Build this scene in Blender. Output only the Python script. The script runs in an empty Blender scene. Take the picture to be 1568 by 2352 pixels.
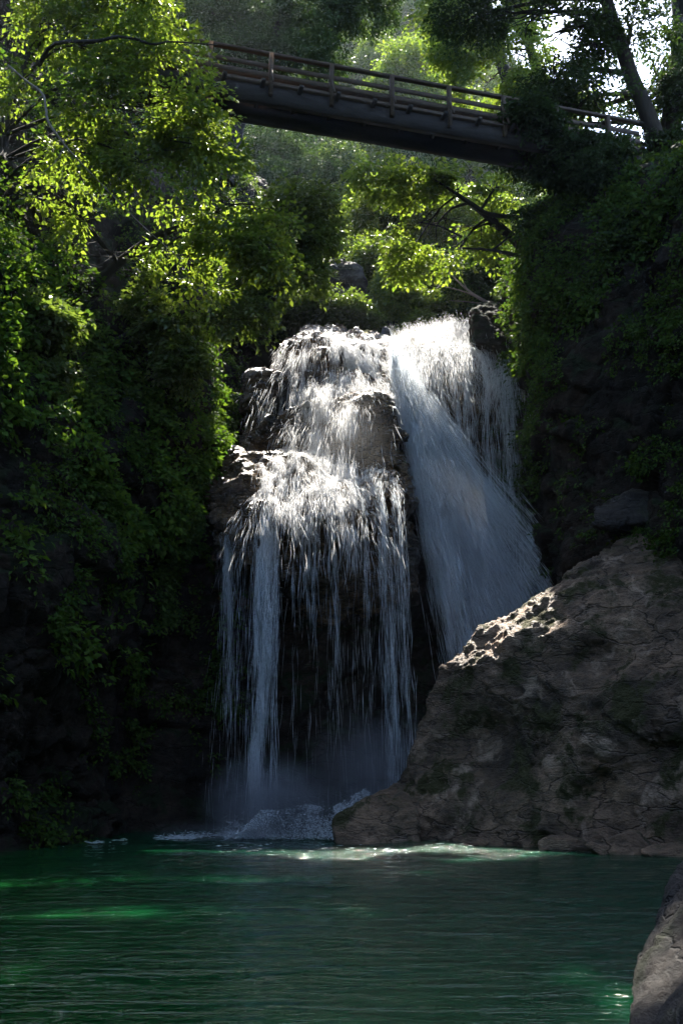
import bpy, bmesh, math, random
import numpy as np
from mathutils import Vector
from mathutils.bvhtree import BVHTree

R = math.radians
SC = bpy.context.scene
COL = SC.collection

# ------------------------------------------------------------------ camera
CAM_H, PITCH, FPX = 1.9, R(14.6), 2286.7
cp, sp = math.cos(PITCH), math.sin(PITCH)
cd = bpy.data.cameras.new('camera')
cam = bpy.data.objects.new('camera', cd)
COL.objects.link(cam)
cam.location = (0, 0, CAM_H)
cam.rotation_euler = (R(90) + PITCH, 0, 0)
cd.sensor_fit = 'VERTICAL'
cd.sensor_height = 36
cd.sensor_width = 24
cd.lens = 35
cd.clip_end = 1000
SC.camera = cam

# ------------------------------------------------------------------ sky, sun, exposure
SUN_EL, SUN_AZ = R(60), R(4)          # high behind the falls, a little to the right
w = bpy.data.worlds.new('World')
SC.world = w
w.use_nodes = True
nt = w.node_tree
bg = nt.nodes['Background']
sky = nt.nodes.new('ShaderNodeTexSky')
sky.sky_type = 'NISHITA'
sky.sun_disc = False
sky.sun_elevation = SUN_EL
sky.sun_rotation = SUN_AZ
nt.links.new(sky.outputs[0], bg.inputs[0])
bg.inputs[1].default_value = 0.15
sl = bpy.data.lights.new('sun', 'SUN')
sl.energy = 4.2
sl.angle = R(0.5)
sl.color = (1.0, 0.93, 0.82)
so = bpy.data.objects.new('sun', sl)
COL.objects.link(so)
sdir = Vector((math.sin(SUN_AZ) * math.cos(SUN_EL), math.cos(SUN_AZ) * math.cos(SUN_EL), math.sin(SUN_EL)))
so.rotation_euler = sdir.to_track_quat('Z', 'Y').to_euler()
so.location = sdir * 80
SC.view_settings.view_transform = 'Standard'
SC.view_settings.look = 'None'
SC.view_settings.exposure = 2.55
SC.view_settings.gamma = 1
SC.cycles.max_bounces = 16
SC.cycles.diffuse_bounces = 12
SC.cycles.glossy_bounces = 3
SC.cycles.transmission_bounces = 6
SC.cycles.transparent_max_bounces = 16
SC.cycles.volume_bounces = 0
SC.cycles.caustics_reflective = False
SC.cycles.caustics_refractive = False
SC.cycles.sample_clamp_indirect = 4
SC.cycles.use_denoising = True

# ------------------------------------------------------------------ placing helpers
def P(X, Y, y):
    """point at depth y seen at picture position X, Y (1568 x 2352 frame)"""
    u = (X - 784) / FPX
    v = (1176 - Y) / FPX
    k = y / (cp - v * sp)
    return np.array([u * k, y, CAM_H + k * (sp + v * cp)])

def Q(X, y, z):
    c = y * cp + (z - CAM_H) * sp
    return np.array([(X - 784) / FPX * c, y, z])

# ------------------------------------------------------------------ noise
def _hash(ix, iy, iz, s):
    h = (ix.astype(np.int64) * 374761393 + iy.astype(np.int64) * 668265263 + iz.astype(np.int64) * 2147483647 + s * 1274126177) & 0xffffffff
    h = ((h ^ (h >> 13)) * 1274126177) & 0xffffffff
    h = ((h ^ (h >> 16)) * 2246822519) & 0xffffffff
    return ((h ^ (h >> 15)) & 0xffffff) / float(0xffffff)

def vnoise(p, s=0):
    i = np.floor(p).astype(np.int64)
    f = p - i
    f = f * f * f * (f * (f * 6 - 15) + 10)
    r = 0
    for dx in (0, 1):
        wx = f[:, 0] if dx else 1 - f[:, 0]
        for dy in (0, 1):
            wy = f[:, 1] if dy else 1 - f[:, 1]
            for dz in (0, 1):
                wz = f[:, 2] if dz else 1 - f[:, 2]
                r = r + wx * wy * wz * _hash(i[:, 0] + dx, i[:, 1] + dy, i[:, 2] + dz, s)
    return r * 2 - 1

ROT = np.array([[0.8, 0.36, -0.48], [-0.6, 0.48, -0.64], [0.0, 0.8, 0.6]])
def fbm(p, oct=5, s=0, gain=0.5):
    a, r, t = 1.0, 0, 0
    p = np.array(p, float)
    for o in range(oct):
        r = r + a * vnoise(p, s + o)
        t += a
        a *= gain
        p = p @ ROT.T * 2.03 + 17.3
    return r / t

def ridged(p, oct=4, s=0):
    a, r, t = 1.0, 0, 0
    p = np.array(p, float)
    for o in range(oct):
        r = r + a * (1 - np.abs(vnoise(p, s + o)) * 2)
        t += a
        a *= 0.5
        p = p @ ROT.T * 2.1 + 9.1
    return r / t

def cells(p, s=0):
    """random value of the nearest cell, and F2-F1"""
    i = np.floor(p).astype(np.int64)
    d1 = np.full(len(p), 9.0)
    d2 = np.full(len(p), 9.0)
    v = np.zeros(len(p))
    for dx in (-1, 0, 1):
        for dy in (-1, 0, 1):
            for dz in (-1, 0, 1):
                c = i + np.array([dx, dy, dz])
                q = c + np.stack([_hash(c[:, 0], c[:, 1], c[:, 2], s + k) for k in (1, 2, 3)], 1)
                d = np.linalg.norm(q - p, axis=1)
                near = d < d1
                d2 = np.where(near, d1, np.minimum(d2, d))
                v = np.where(near, _hash(c[:, 0], c[:, 1], c[:, 2], s + 7), v)
                d1 = np.where(near, d, d1)
    return v, d2 - d1

# ------------------------------------------------------------------ mesh helpers
def mesh(name, V, F, mat=None, smooth=False):
    V = np.asarray(V, np.float32)
    F = np.asarray(F, np.int32)
    me = bpy.data.meshes.new(name)
    n, k = F.shape
    me.vertices.add(len(V))
    me.vertices.foreach_set('co', V.ravel())
    me.loops.add(n * k)
    me.loops.foreach_set('vertex_index', F.ravel())
    me.polygons.add(n)
    me.polygons.foreach_set('loop_start', np.arange(0, n * k, k, dtype=np.int32))
    me.polygons.foreach_set('loop_total', np.full(n, k, np.int32))
    if smooth:
        me.polygons.foreach_set('use_smooth', np.ones(n, bool))
    me.update(calc_edges=True)
    if mat:
        me.materials.append(mat)
    return me

def link(name, me, parent=None):
    o = bpy.data.objects.new(name, me)
    COL.objects.link(o)
    if parent is not None:
        o.parent = parent
        o.location = -Vector(parent.location)
    return o

def tag(o, label, cat, group=None):
    o['label'] = label
    o['category'] = cat
    if group:
        o['group'] = group
    return o

def thing(name, label, cat, loc=(0, 0, 0), group=None):
    o = bpy.data.objects.new(name, None)
    COL.objects.link(o)
    o.location = tuple(float(a) for a in loc)
    o.empty_display_size = 0.3
    return tag(o, label, cat, group)

def kind(o, k, label=None):
    o['kind'] = k
    if label:
        o['label'] = label
    return o

def grid_faces(nu, nv):
    i = np.arange((nu - 1) * (nv - 1))
    a = (i // (nv - 1)) * nv + i % (nv - 1)
    return np.stack([a, a + nv, a + nv + 1, a + 1], 1)

def grid_normals(G):
    du = np.gradient(G, axis=0)
    dv = np.gradient(G, axis=1)
    n = np.cross(du, dv)
    return n / (np.linalg.norm(n, axis=2, keepdims=True) + 1e-9)

def catmull(A, n, axis):
    A = np.moveaxis(A, axis, 0)
    m = len(A)
    t = np.linspace(0, m - 1, n)
    i = np.clip(t.astype(int), 0, m - 2)
    f = (t - i).reshape((-1,) + (1,) * (A.ndim - 1))
    p0, p1, p2, p3 = A[np.clip(i - 1, 0, m - 1)], A[i], A[i + 1], A[np.clip(i + 2, 0, m - 1)]
    r = 0.5 * (2 * p1 + (p2 - p0) * f + (2 * p0 - 5 * p1 + 4 * p2 - p3) * f ** 2 + (3 * p1 - p0 - 3 * p2 + p3) * f ** 3)
    return np.moveaxis(r, 0, axis)

def tube(pts, rad, seg=7, wob=0.0, seed=0, start=0):
    pts = np.asarray(pts, float)
    rad = np.asarray(rad, float)
    T = np.gradient(pts, axis=0)
    T /= np.linalg.norm(T, axis=1, keepdims=True) + 1e-9
    ref = np.array([0.31, 0.83, 0.46])
    U = np.cross(T, ref)
    U /= np.linalg.norm(U, axis=1, keepdims=True) + 1e-9
    W = np.cross(T, U)
    a = np.arange(seg) / seg * 2 * math.pi
    rr = rad[:, None] * np.ones(seg)[None]
    if wob:
        g = np.random.default_rng(seed)
        rr = rr * (1 + wob * g.normal(size=rr.shape))
    V = pts[:, None] + rr[..., None] * (np.cos(a)[None, :, None] * U[:, None] + np.sin(a)[None, :, None] * W[:, None])
    n = len(pts)
    F = []
    for i in range(n - 1):
        for j in range(seg):
            k = (j + 1) % seg
            F.append((start + i * seg + j, start + i * seg + k, start + (i + 1) * seg + k, start + (i + 1) * seg + j))
    return V.reshape(-1, 3), F

def curve(pts, n):
    return catmull(np.asarray(pts, float), n, 0)

class MB:
    """collects quads"""
    def __init__(self):
        self.V, self.F, self.n = [], [], 0
    def add(self, V, F):
        self.V.append(np.asarray(V, float))
        self.F.append(np.asarray(F, np.int64) + self.n)
        self.n += len(V)
        return self
    def tube(self, pts, rad, seg=6, wob=0.0, seed=0):
        V, F = tube(pts, rad, seg, wob, seed)
        return self.add(V, F)
    def beam(self, a, b, wid, hgt, side=None, up=(0, 0, 1)):
        """box from a to b, wid across, hgt along up"""
        a, b = np.asarray(a, float), np.asarray(b, float)
        d = b - a
        d /= np.linalg.norm(d)
        u = np.asarray(up, float)
        s = np.cross(d, u)
        s /= np.linalg.norm(s)
        u = np.cross(s, d)
        V = []
        for p in (a, b):
            for i, j in ((-1, -1), (1, -1), (1, 1), (-1, 1)):
                V.append(p + s * i * wid / 2 + u * j * hgt / 2)
        return self.add(V, [(0, 1, 2, 3), (7, 6, 5, 4), (0, 4, 5, 1), (1, 5, 6, 2), (2, 6, 7, 3), (3, 7, 4, 0)])
    def build(self, name, mat, parent=None, smooth=False):
        return link(name, mesh(name, np.concatenate(self.V), np.concatenate(self.F), mat, smooth), parent)

# ------------------------------------------------------------------ materials
def newmat(name):
    m = bpy.data.materials.new(name)
    m.use_nodes = True
    n = m.node_tree
    for x in list(n.nodes):
        n.nodes.remove(x)
    return m, n

def N(n, t, **kw):
    x = n.nodes.new(t)
    for k, v in kw.items():
        if k.startswith('i_'):
            x.inputs[int(k[2:])].default_value = v
        else:
            setattr(x, k, v)
    return x

def ramp(n, stops, src):
    r = n.nodes.new('ShaderNodeValToRGB')
    e = r.color_ramp.elements
    while len(e) < len(stops):
        e.new(0.5)
    for i, (p, c) in enumerate(stops):
        e[i].position = p
        e[i].color = (*c, 1) if len(c) == 3 else c
    n.links.new(src, r.inputs[0])
    return r.outputs[0]

def mixc(n, fac, a, b, mode='MIX'):
    m = n.nodes.new('ShaderNodeMix')
    m.data_type = 'RGBA'
    m.blend_type = mode
    for s, v in ((m.inputs[0], fac), (m.inputs[6], a), (m.inputs[7], b)):
        if hasattr(v, 'links'):
            n.links.new(v, s)
        elif isinstance(v, (int, float)):
            s.default_value = v
        else:
            s.default_value = (*v, 1)
    return m.outputs[2]

def math_(n, op, a, b=None, c=None, clamp=False):
    m = n.nodes.new('ShaderNodeMath')
    m.operation = op
    m.use_clamp = clamp
    for s, v in zip(m.inputs, (a, b, c)):
        if v is None:
            continue
        if hasattr(v, 'links'):
            n.links.new(v, s)
        else:
            s.default_value = v
    return m.outputs[0]

def noise(n, vec, scale, detail=6, rough=0.6, dist=0.0):
    x = n.nodes.new('ShaderNodeTexNoise')
    x.inputs['Scale'].default_value = scale
    x.inputs['Detail'].default_value = detail
    x.inputs['Roughness'].default_value = rough
    x.inputs['Distortion'].default_value = dist
    n.links.new(vec, x.inputs['Vector'])
    return x.outputs['Fac']

def mapped(n, scale=(1, 1, 1), rot=(0, 0, 0)):
    tc = n.nodes.new('ShaderNodeTexCoord')
    mp = n.nodes.new('ShaderNodeMapping')
    mp.inputs['Scale'].default_value = scale
    mp.inputs['Rotation'].default_value = rot
    n.links.new(tc.outputs['Object'], mp.inputs[0])
    return mp.outputs[0]

def rock_mat(name, stone, dark, moss, moss_amt=0.5, rough=(0.45, 0.9), bump=0.5, dark_amt=0.5, up_moss=0.4, pale=None, bdist=0.25, coat=0.0, spec=0.5):
    m, n = newmat(name)
    v = mapped(n)
    vs = mapped(n, (1, 1, 2.4), (0.25, 0.15, 0))
    big = noise(n, v, 0.35, 5, 0.62, 0.4)
    mid = noise(n, vs, 1.6, 8, 0.68, 0.3)
    fine = noise(n, vs, 9.0, 8, 0.7)
    grit = noise(n, vs, 26.0, 6, 0.75)
    base = ramp(n, [(0.38, dark), (0.50, tuple(d * 0.45 + c * 0.55 for d, c in zip(dark, stone))), (0.60, stone)], math_(n, 'ADD', math_(n, 'MULTIPLY', mid, 0.5), math_(n, 'ADD', math_(n, 'MULTIPLY', fine, 0.32), math_(n, 'MULTIPLY', grit, 0.18))))
    vor = n.nodes.new('ShaderNodeTexVoronoi')
    vor.feature = 'DISTANCE_TO_EDGE'
    vor.inputs['Scale'].default_value = 0.55
    wv = n.nodes.new('ShaderNodeVectorMath')
    wv.operation = 'MULTIPLY_ADD'
    nv = n.nodes.new('ShaderNodeTexNoise')
    nv.inputs['Scale'].default_value = 0.8
    nv.inputs['Detail'].default_value = 6
    n.links.new(vs, nv.inputs['Vector'])
    n.links.new(nv.outputs['Color'], wv.inputs[0])
    wv.inputs[1].default_value = (2.2, 2.2, 2.2)
    n.links.new(vs, wv.inputs[2])
    n.links.new(wv.outputs[0], vor.inputs['Vector'])
    crack = ramp(n, [(0.0, (1, 1, 1)), (0.035, (0, 0, 0))], vor.outputs['Distance'])
    base = mixc(n, math_(n, 'MULTIPLY', crack, 0.75), base, dark)
    st = ramp(n, [(0.5 - 0.12 * 1, (0, 0, 0)), (0.62, (1, 1, 1))], math_(n, 'ADD', big, (dark_amt - 0.5) * 0.6))
    base = mixc(n, st, base, dark)
    if pale:
        pl = ramp(n, [(0.56, (0, 0, 0)), (0.68, (1, 1, 1))], noise(n, v, 0.9, 7, 0.65, 0.6))
        base = mixc(n, math_(n, 'MULTIPLY', pl, 0.7), base, pale)
    geo = n.nodes.new('ShaderNodeNewGeometry')
    sep = n.nodes.new('ShaderNodeSeparateXYZ')
    n.links.new(geo.outputs['Normal'], sep.inputs[0])
    mo = math_(n, 'ADD', noise(n, v, 0.75, 7, 0.7, 0.3), math_(n, 'MULTIPLY', sep.outputs[2], up_moss * 0.35))
    mk = ramp(n, [(0.72 - 0.3 * moss_amt, (0, 0, 0)), (0.80 - 0.3 * moss_amt, (1, 1, 1))], mo)
    mcol = mixc(n, fine, moss, tuple(c * 1.9 for c in moss))
    base = mixc(n, mk, base, mcol)
    b = N(n, 'ShaderNodeBsdfPrincipled')
    n.links.new(base, b.inputs['Base Color'])
    ro = math_(n, 'MULTIPLY_ADD', mid, rough[1] - rough[0], rough[0])
    ro = math_(n, 'MAXIMUM', ro, math_(n, 'MULTIPLY', mk, 0.9))
    n.links.new(ro, b.inputs['Roughness'])
    bp = N(n, 'ShaderNodeBump')
    bp.inputs['Strength'].default_value = bump
    bp.inputs['Distance'].default_value = bdist
    b.inputs['Coat Weight'].default_value = coat
    b.inputs['Specular IOR Level'].default_value = spec
    b.inputs['Coat Roughness'].default_value = 0.14
    hh = math_(n, 'SUBTRACT', math_(n, 'ADD', math_(n, 'MULTIPLY', mid, 0.7), math_(n, 'ADD', math_(n, 'MULTIPLY', fine, 0.4), math_(n, 'MULTIPLY', grit, 0.12))), math_(n, 'MULTIPLY', crack, 0.35))
    n.links.new(hh, bp.inputs['Height'])
    n.links.new(bp.outputs[0], b.inputs['Normal'])
    n.links.new(bp.outputs[0], b.inputs['Coat Normal'])
    o = N(n, 'ShaderNodeOutputMaterial')
    n.links.new(b.outputs[0], o.inputs[0])
    return m

def leaf_mat(name, c1, c2, t1, t2, trans=0.5, rough=0.38, spec=0.5):
    m, n = newmat(name)
    geo = n.nodes.new('ShaderNodeNewGeometry')
    r = geo.outputs['Random Per Island']
    b = N(n, 'ShaderNodeBsdfPrincipled')
    n.links.new(mixc(n, r, c1, c2), b.inputs['Base Color'])
    b.inputs['Roughness'].default_value = rough
    b.inputs['Specular IOR Level'].default_value = spec
    t = N(n, 'ShaderNodeBsdfTranslucent')
    n.links.new(mixc(n, r, t1, t2), t.inputs['Color'])
    mx = N(n, 'ShaderNodeMixShader')
    mx.inputs[0].default_value = trans
    n.links.new(b.outputs[0], mx.inputs[1])
    n.links.new(t.outputs[0], mx.inputs[2])
    o = N(n, 'ShaderNodeOutputMaterial')
    n.links.new(mx.outputs[0], o.inputs[0])
    return m

def wood_mat(name, c1, c2, rough=0.8, scale=(1, 1, 1), bump=0.4):
    m, n = newmat(name)
    v = mapped(n, scale)
    f = noise(n, v, 3.0, 8, 0.7, 0.2)
    b = N(n, 'ShaderNodeBsdfPrincipled')
    n.links.new(ramp(n, [(0.3, c1), (0.7, c2)], f), b.inputs['Base Color'])
    b.inputs['Roughness'].default_value = rough
    bp = N(n, 'ShaderNodeBump')
    bp.inputs['Strength'].default_value = bump
    bp.inputs['Distance'].default_value = 0.05
    n.links.new(f, bp.inputs['Height'])
    n.links.new(bp.outputs[0], b.inputs['Normal'])
    o = N(n, 'ShaderNodeOutputMaterial')
    n.links.new(b.outputs[0], o.inputs[0])
    return m

def white_water(name, col=(0.9, 0.92, 0.95), trans=0.5, alpha=1.0):
    m, n = newmat(name)
    d = N(n, 'ShaderNodeBsdfDiffuse')
    d.inputs[0].default_value = (*col, 1)
    t = N(n, 'ShaderNodeBsdfTranslucent')
    t.inputs[0].default_value = (*col, 1)
    mx = N(n, 'ShaderNodeMixShader')
    mx.inputs[0].default_value = trans
    n.links.new(d.outputs[0], mx.inputs[1])
    n.links.new(t.outputs[0], mx.inputs[2])
    last = mx
    if alpha < 1:
        tr = N(n, 'ShaderNodeBsdfTransparent')
        m2 = N(n, 'ShaderNodeMixShader')
        m2.inputs[0].default_value = alpha
        n.links.new(tr.outputs[0], m2.inputs[1])
        n.links.new(mx.outputs[0], m2.inputs[2])
        last = m2
    o = N(n, 'ShaderNodeOutputMaterial')
    n.links.new(last.outputs[0], o.inputs[0])
    return m

def pool_mat():
    m, n = newmat('green_pool')
    v = mapped(n)
    sep = n.nodes.new('ShaderNodeSeparateXYZ')
    n.links.new(v, sep.inputs[0])
    # the greener light towards the near left bank is painted into the water colour
    sx = math_(n, 'MULTIPLY_ADD', sep.outputs[0], -0.09, 0.28)
    sy = math_(n, 'MULTIPLY_ADD', sep.outputs[1], -0.035, 0.62)
    sh = math_(n, 'ADD', sx, sy)
    sh = math_(n, 'ADD', sh, math_(n, 'MULTIPLY', noise(n, v, 0.15, 3), 0.4))
    col = ramp(n, [(0.35, (0.0015, 0.028, 0.014)), (0.75, (0.002, 0.038, 0.012)), (1.0, (0.003, 0.034, 0.007))], sh)
    b = N(n, 'ShaderNodeBsdfPrincipled')
    n.links.new(col, b.inputs['Base Color'])
    b.inputs['Roughness'].default_value = 0.05
    b.inputs['IOR'].default_value = 1.33
    w1 = mapped(n, (0.5, 1.7, 1), (0, 0, 0.12))
    w2 = mapped(n, (0.6, 1.5, 1), (0, 0, -0.2))
    h = math_(n, 'ADD', math_(n, 'MULTIPLY', noise(n, w1, 1.7, 4, 0.5, 0.4), 0.8), math_(n, 'MULTIPLY', noise(n, w2, 5.0, 4, 0.55, 0.3), 0.3))
    bp = N(n, 'ShaderNodeBump')
    bp.inputs['Strength'].default_value = 0.9
    bp.inputs['Distance'].default_value = 0.26
    n.links.new(h, bp.inputs['Height'])
    n.links.new(bp.outputs[0], b.inputs['Normal'])
    o = N(n, 'ShaderNodeOutputMaterial')
    n.links.new(b.outputs[0], o.inputs[0])
    return m

M = {}
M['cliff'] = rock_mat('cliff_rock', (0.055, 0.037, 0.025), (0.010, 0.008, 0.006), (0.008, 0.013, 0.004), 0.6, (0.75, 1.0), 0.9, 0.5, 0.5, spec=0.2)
M['wet'] = rock_mat('wet_rock', (0.34, 0.205, 0.095), (0.032, 0.022, 0.013), (0.07, 0.06, 0.006), 0.2, (0.12, 0.38), 1.0, 0.5, 0.2, None, 0.6, 1.0)
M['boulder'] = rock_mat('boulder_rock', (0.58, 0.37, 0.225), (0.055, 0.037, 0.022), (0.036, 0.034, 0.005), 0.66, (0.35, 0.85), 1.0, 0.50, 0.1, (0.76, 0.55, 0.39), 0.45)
M['dark_boulder'] = rock_mat('dark_boulder_rock', (0.06, 0.042, 0.028), (0.010, 0.008, 0.006), (0.014, 0.016, 0.005), 0.62, (0.5, 0.95), 1.0, 0.6, 0.1)
M['moss'] = rock_mat('mossy_rock', (0.05, 0.045, 0.03), (0.02, 0.02, 0.014), (0.10, 0.085, 0.012), 0.9, (0.5, 0.9), 0.6, 0.5, 0.6)
M['soil'] = rock_mat('forest_soil', (0.035, 0.028, 0.018), (0.014, 0.013, 0.01), (0.014, 0.022, 0.006), 0.7, (0.8, 1.0), 0.4, spec=0.05)
M['leaf_lit'] = leaf_mat('sunlit_leaf', (0.045, 0.085, 0.012), (0.085, 0.12, 0.02), (0.115, 0.195, 0.014), (0.255, 0.33, 0.030), 0.56)  # brighter copy of the leaf for trees in sun, light put into the colour
M['leaf_mid'] = leaf_mat('forest_leaf', (0.035, 0.065, 0.014), (0.06, 0.09, 0.02), (0.085, 0.145, 0.016), (0.17, 0.23, 0.026), 0.5)  # leaf colour between the sunlit and shaded copies
M['leaf_dark'] = leaf_mat('shaded_leaf', (0.022, 0.042, 0.014), (0.04, 0.065, 0.02), (0.03, 0.065, 0.010), (0.06, 0.10, 0.016), 0.35, 0.65, 0.15)  # darker, duller copy of the leaf, shade put into the colour
M['ivy'] = leaf_mat('ivy_leaf', (0.022, 0.060, 0.010), (0.060, 0.105, 0.014), (0.05, 0.11, 0.01), (0.11, 0.17, 0.014), 0.35, 0.7, 0.12)
M['fern'] = leaf_mat('fern_leaf', (0.035, 0.085, 0.012), (0.075, 0.13, 0.016), (0.06, 0.14, 0.01), (0.13, 0.21, 0.014), 0.4, 0.7, 0.12)
M['bark'] = wood_mat('bark', (0.010, 0.008, 0.007), (0.03, 0.025, 0.02), 0.95, (3, 3, 0.6), 0.8)
M['pale_bark'] = wood_mat('pale_bark', (0.09, 0.075, 0.06), (0.22, 0.19, 0.165), 0.75, (3, 3, 1), 0.6)
M['deadwood'] = wood_mat('deadwood', (0.10, 0.075, 0.055), (0.26, 0.2, 0.15), 0.85, (2, 2, 2), 0.5)
M['timber'] = wood_mat('weathered_timber', (0.032, 0.022, 0.015), (0.10, 0.066, 0.042), 0.85, (1, 6, 6), 0.3)
M['girder'] = wood_mat('dark_timber_girder', (0.010, 0.008, 0.007), (0.03, 0.023, 0.019), 0.85, (0.6, 6, 6), 0.3)
M['foam'] = white_water('foam_white', (0.96, 0.96, 0.96), 0.5)
M['spray'] = white_water('falling_water', (0.95, 0.98, 1.0), 0.6)
M['pool'] = pool_mat()

# ------------------------------------------------------------------ terrain
def dispatch_rock(V, Nn, amp=1.0, s=0, blocky=0.3, size=1.0):
    p = V / size
    cv, ce = cells(p * np.array([0.55, 0.55, 0.95]) + fbm(p * 0.7, 3, s + 40)[:, None] * 0.5, s)
    cv2, ce2 = cells(p * np.array([1.5, 1.5, 2.6]) + 5.5, s + 11)
    d = fbm(p * 0.35, 5, s) * 0.5 + ridged(p * 0.7, 5, s + 9) * 0.24
    d = d + blocky * (cv - 0.5) * 1.2 + blocky * 0.4 * (cv2 - 0.5) - blocky * 0.35 * np.exp(-ce / 0.06) - blocky * 0.12 * np.exp(-ce2 / 0.08)
    d = d + fbm(p * 3.2, 4, s + 21) * 0.12 + ridged(p * np.array([2.2, 2.2, 3.4]), 4, s + 31) * 0.07
    return V + Nn * (d * amp)[:, None]

def loft(name, S, nu, nv, mat, amp, s, blocky=0.3, size=1.0, edge=None):
    G = catmull(catmull(np.asarray(S, float), nu, 0), nv, 1)
    Nn = grid_normals(G)
    V = G.reshape(-1, 3)
    a = amp if np.isscalar(amp) else amp(V)
    V2 = dispatch_rock(V, Nn.reshape(-1, 3), a, s, blocky, size)
    return link(name, mesh(name, V2, grid_faces(nu, nv), mat, True)), V2.reshape(nu, nv, 3)

st = [  # rows behind the camera close the gorge, added to block frontal sky light
    [(-1, -34, -2), (-1, -34, 4), (-1, -35, 10), (-1, -36, 17), (-1, -39, 25), (-1, -44, 38)],
    [(-10, -27, -2), (-10, -27, 4), (-10.5, -27, 10), (-11, -28, 17), (-13, -29, 25), (-18, -33, 38)],
    [(-14, -10, -2), (-14, -10, 4), (-14.5, -10, 10), (-15.5, -10, 17), (-18, -10, 25), (-24, -10, 38)],
    [(-13.5, 4, -2), (-13.5, 4, 4), (-14, 4, 9), (-15, 4, 15), (-18, 4, 22), (-24, 4, 34)],
    [(-11, 14, -2), (-11, 14, 3), (-11.5, 14, 8), (-12, 14, 14), (-14, 14, 20), (-21, 15, 34)],
    [(-9.4, 21, -2), (-9.6, 21, 2), (-9.2, 21, 7), (-10, 21.5, 12), (-11.5, 22.5, 18.5), (-19, 26, 34)],
    [Q(10, 25.5, -2), Q(-5, 26, 1.5), Q(150, 25.6, 6), Q(140, 26.5, 11), Q(60, 28, 18), Q(-60, 33, 35)],
    [Q(180, 29, -2), Q(190, 30, 2), Q(260, 29.3, 7), Q(290, 29.6, 11), Q(260, 31, 18), Q(150, 37, 36)],
    [Q(300, 32.2, -2), Q(300, 33.6, 3), Q(370, 33, 8), Q(420, 32, 11), Q(430, 33.5, 17), Q(330, 42, 37)],
    [Q(480, 34, -2), Q(490, 35.5, 4), Q(490, 35, 8.5), Q(480, 35.2, 11.5), Q(520, 40, 18), Q(450, 48, 37)],
    [Q(640, 35, -2), Q(640, 36.5, 4), Q(640, 36.6, 9), Q(640, 41, 13), Q(660, 45, 20.0), Q(600, 54, 37)],
    [Q(820, 35, -2), Q(820, 36.8, 4), Q(820, 37, 9), Q(820, 39.5, 14), Q(800, 44, 18.7), Q(780, 60, 30)],
    [Q(960, 36, -2), Q(960, 38, 4), Q(960, 39.4, 9), Q(960, 40.5, 14), Q(960, 45, 18.8), Q(960, 60, 27)],
    [Q(1100, 37.5, -2), Q(1100, 39, 4), Q(1100, 40.6, 9), Q(1100, 41.2, 14), Q(1090, 45, 18.8), Q(1060, 60, 28)],
    [Q(1260, 36.5, -2), Q(1230, 37.5, 5), Q(1215, 38.8, 11), Q(1195, 39.3, 17), Q(1190, 39.6, 22), Q(1230, 46, 30)],
    [Q(1330, 33, -2), Q(1310, 33, 5), Q(1290, 33.5, 11), Q(1250, 34, 17), Q(1230, 35, 22.5), Q(1330, 40, 27)],
    [Q(1480, 29.5, -2), Q(1480, 29.5, 5), Q(1470, 30, 11), Q(1400, 31, 17), Q(1380, 33, 22.5), Q(1500, 38, 26.5)],
    [Q(1680, 25.5, -2), Q(1680, 25.5, 5), Q(1670, 26, 11), Q(1620, 27, 17), Q(1600, 29, 22), Q(1720, 34, 27)],
    [(11.5, 17, -2), (11.5, 17, 5), (12, 17, 11), (12.5, 17, 17), (14, 17, 22), (20, 20, 30)],
    [(13.5, 4, -2), (13.5, 4, 5), (14, 4, 11), (15, 4, 17), (17, 4, 22), (24, 4, 32)],
    [(14, -10, -2), (14, -10, 4), (14.5, -10, 10), (15.5, -10, 17), (18, -10, 25), (24, -10, 36)],
    [(10, -27, -2), (10, -27, 4), (10.5, -27, 10), (11, -28, 17), (13, -29, 25), (18, -33, 38)],
    [(1, -34, -2), (1, -34, 4), (1, -35, 10), (1, -36, 17), (1, -39, 25), (1, -44, 38)],
]
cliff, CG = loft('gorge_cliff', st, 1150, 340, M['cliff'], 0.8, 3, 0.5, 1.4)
kind(cliff, 'structure', 'dark mossy rock walls of the gorge round the pool')

# wooded slopes upstream
def hill_z(x, y):
    c = 3.2 - 0.02 * (y - 44)
    z = 18.4 + 0.05 * (y - 44)
    d = x - c
    left = np.clip(-d - 5.0, 0, 30)
    right = np.clip(d - 5.0, 0, 40)
    k = 1 / (1 + np.exp((x - 1.0 - 0.19 * y) / 2.5))
    back = np.clip(y - 50, 0, 100) * 1.22
    z = z + np.maximum(left * 1.1, back * 0.9) * 0.35 + np.maximum(left * 1.1, back) * 0.65 * k + right * 0.55
    return np.where(y > 49, z, 18.4 + left * 1.1 + right * 0.75)
xs = np.linspace(-60, 80, 170)
ys = np.linspace(41, 150, 130)
XX, YY = np.meshgrid(xs, ys, indexing='ij')
ZZ = hill_z(XX, YY)
V = np.stack([XX, YY, ZZ], 2).reshape(-1, 3)
V[:, 2] += fbm(V * 0.12, 4, 77) * 1.6 + fbm(V * 0.6, 3, 78) * 0.35 - 0.4
kind(link('hillside', mesh('hillside', V, grid_faces(170, 130), M['soil'], True)), 'structure', 'wooded slopes upstream of the falls')

V, F = np.array([(-300, -160, -2.2), (300, -160, -2.2), (300, 300, -2.2), (-300, 300, -2.2)], float), [(0, 1, 2, 3)]
kind(link('ground', mesh('ground', V, F, M['soil'])), 'structure', 'pool bed and valley floor')

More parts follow.
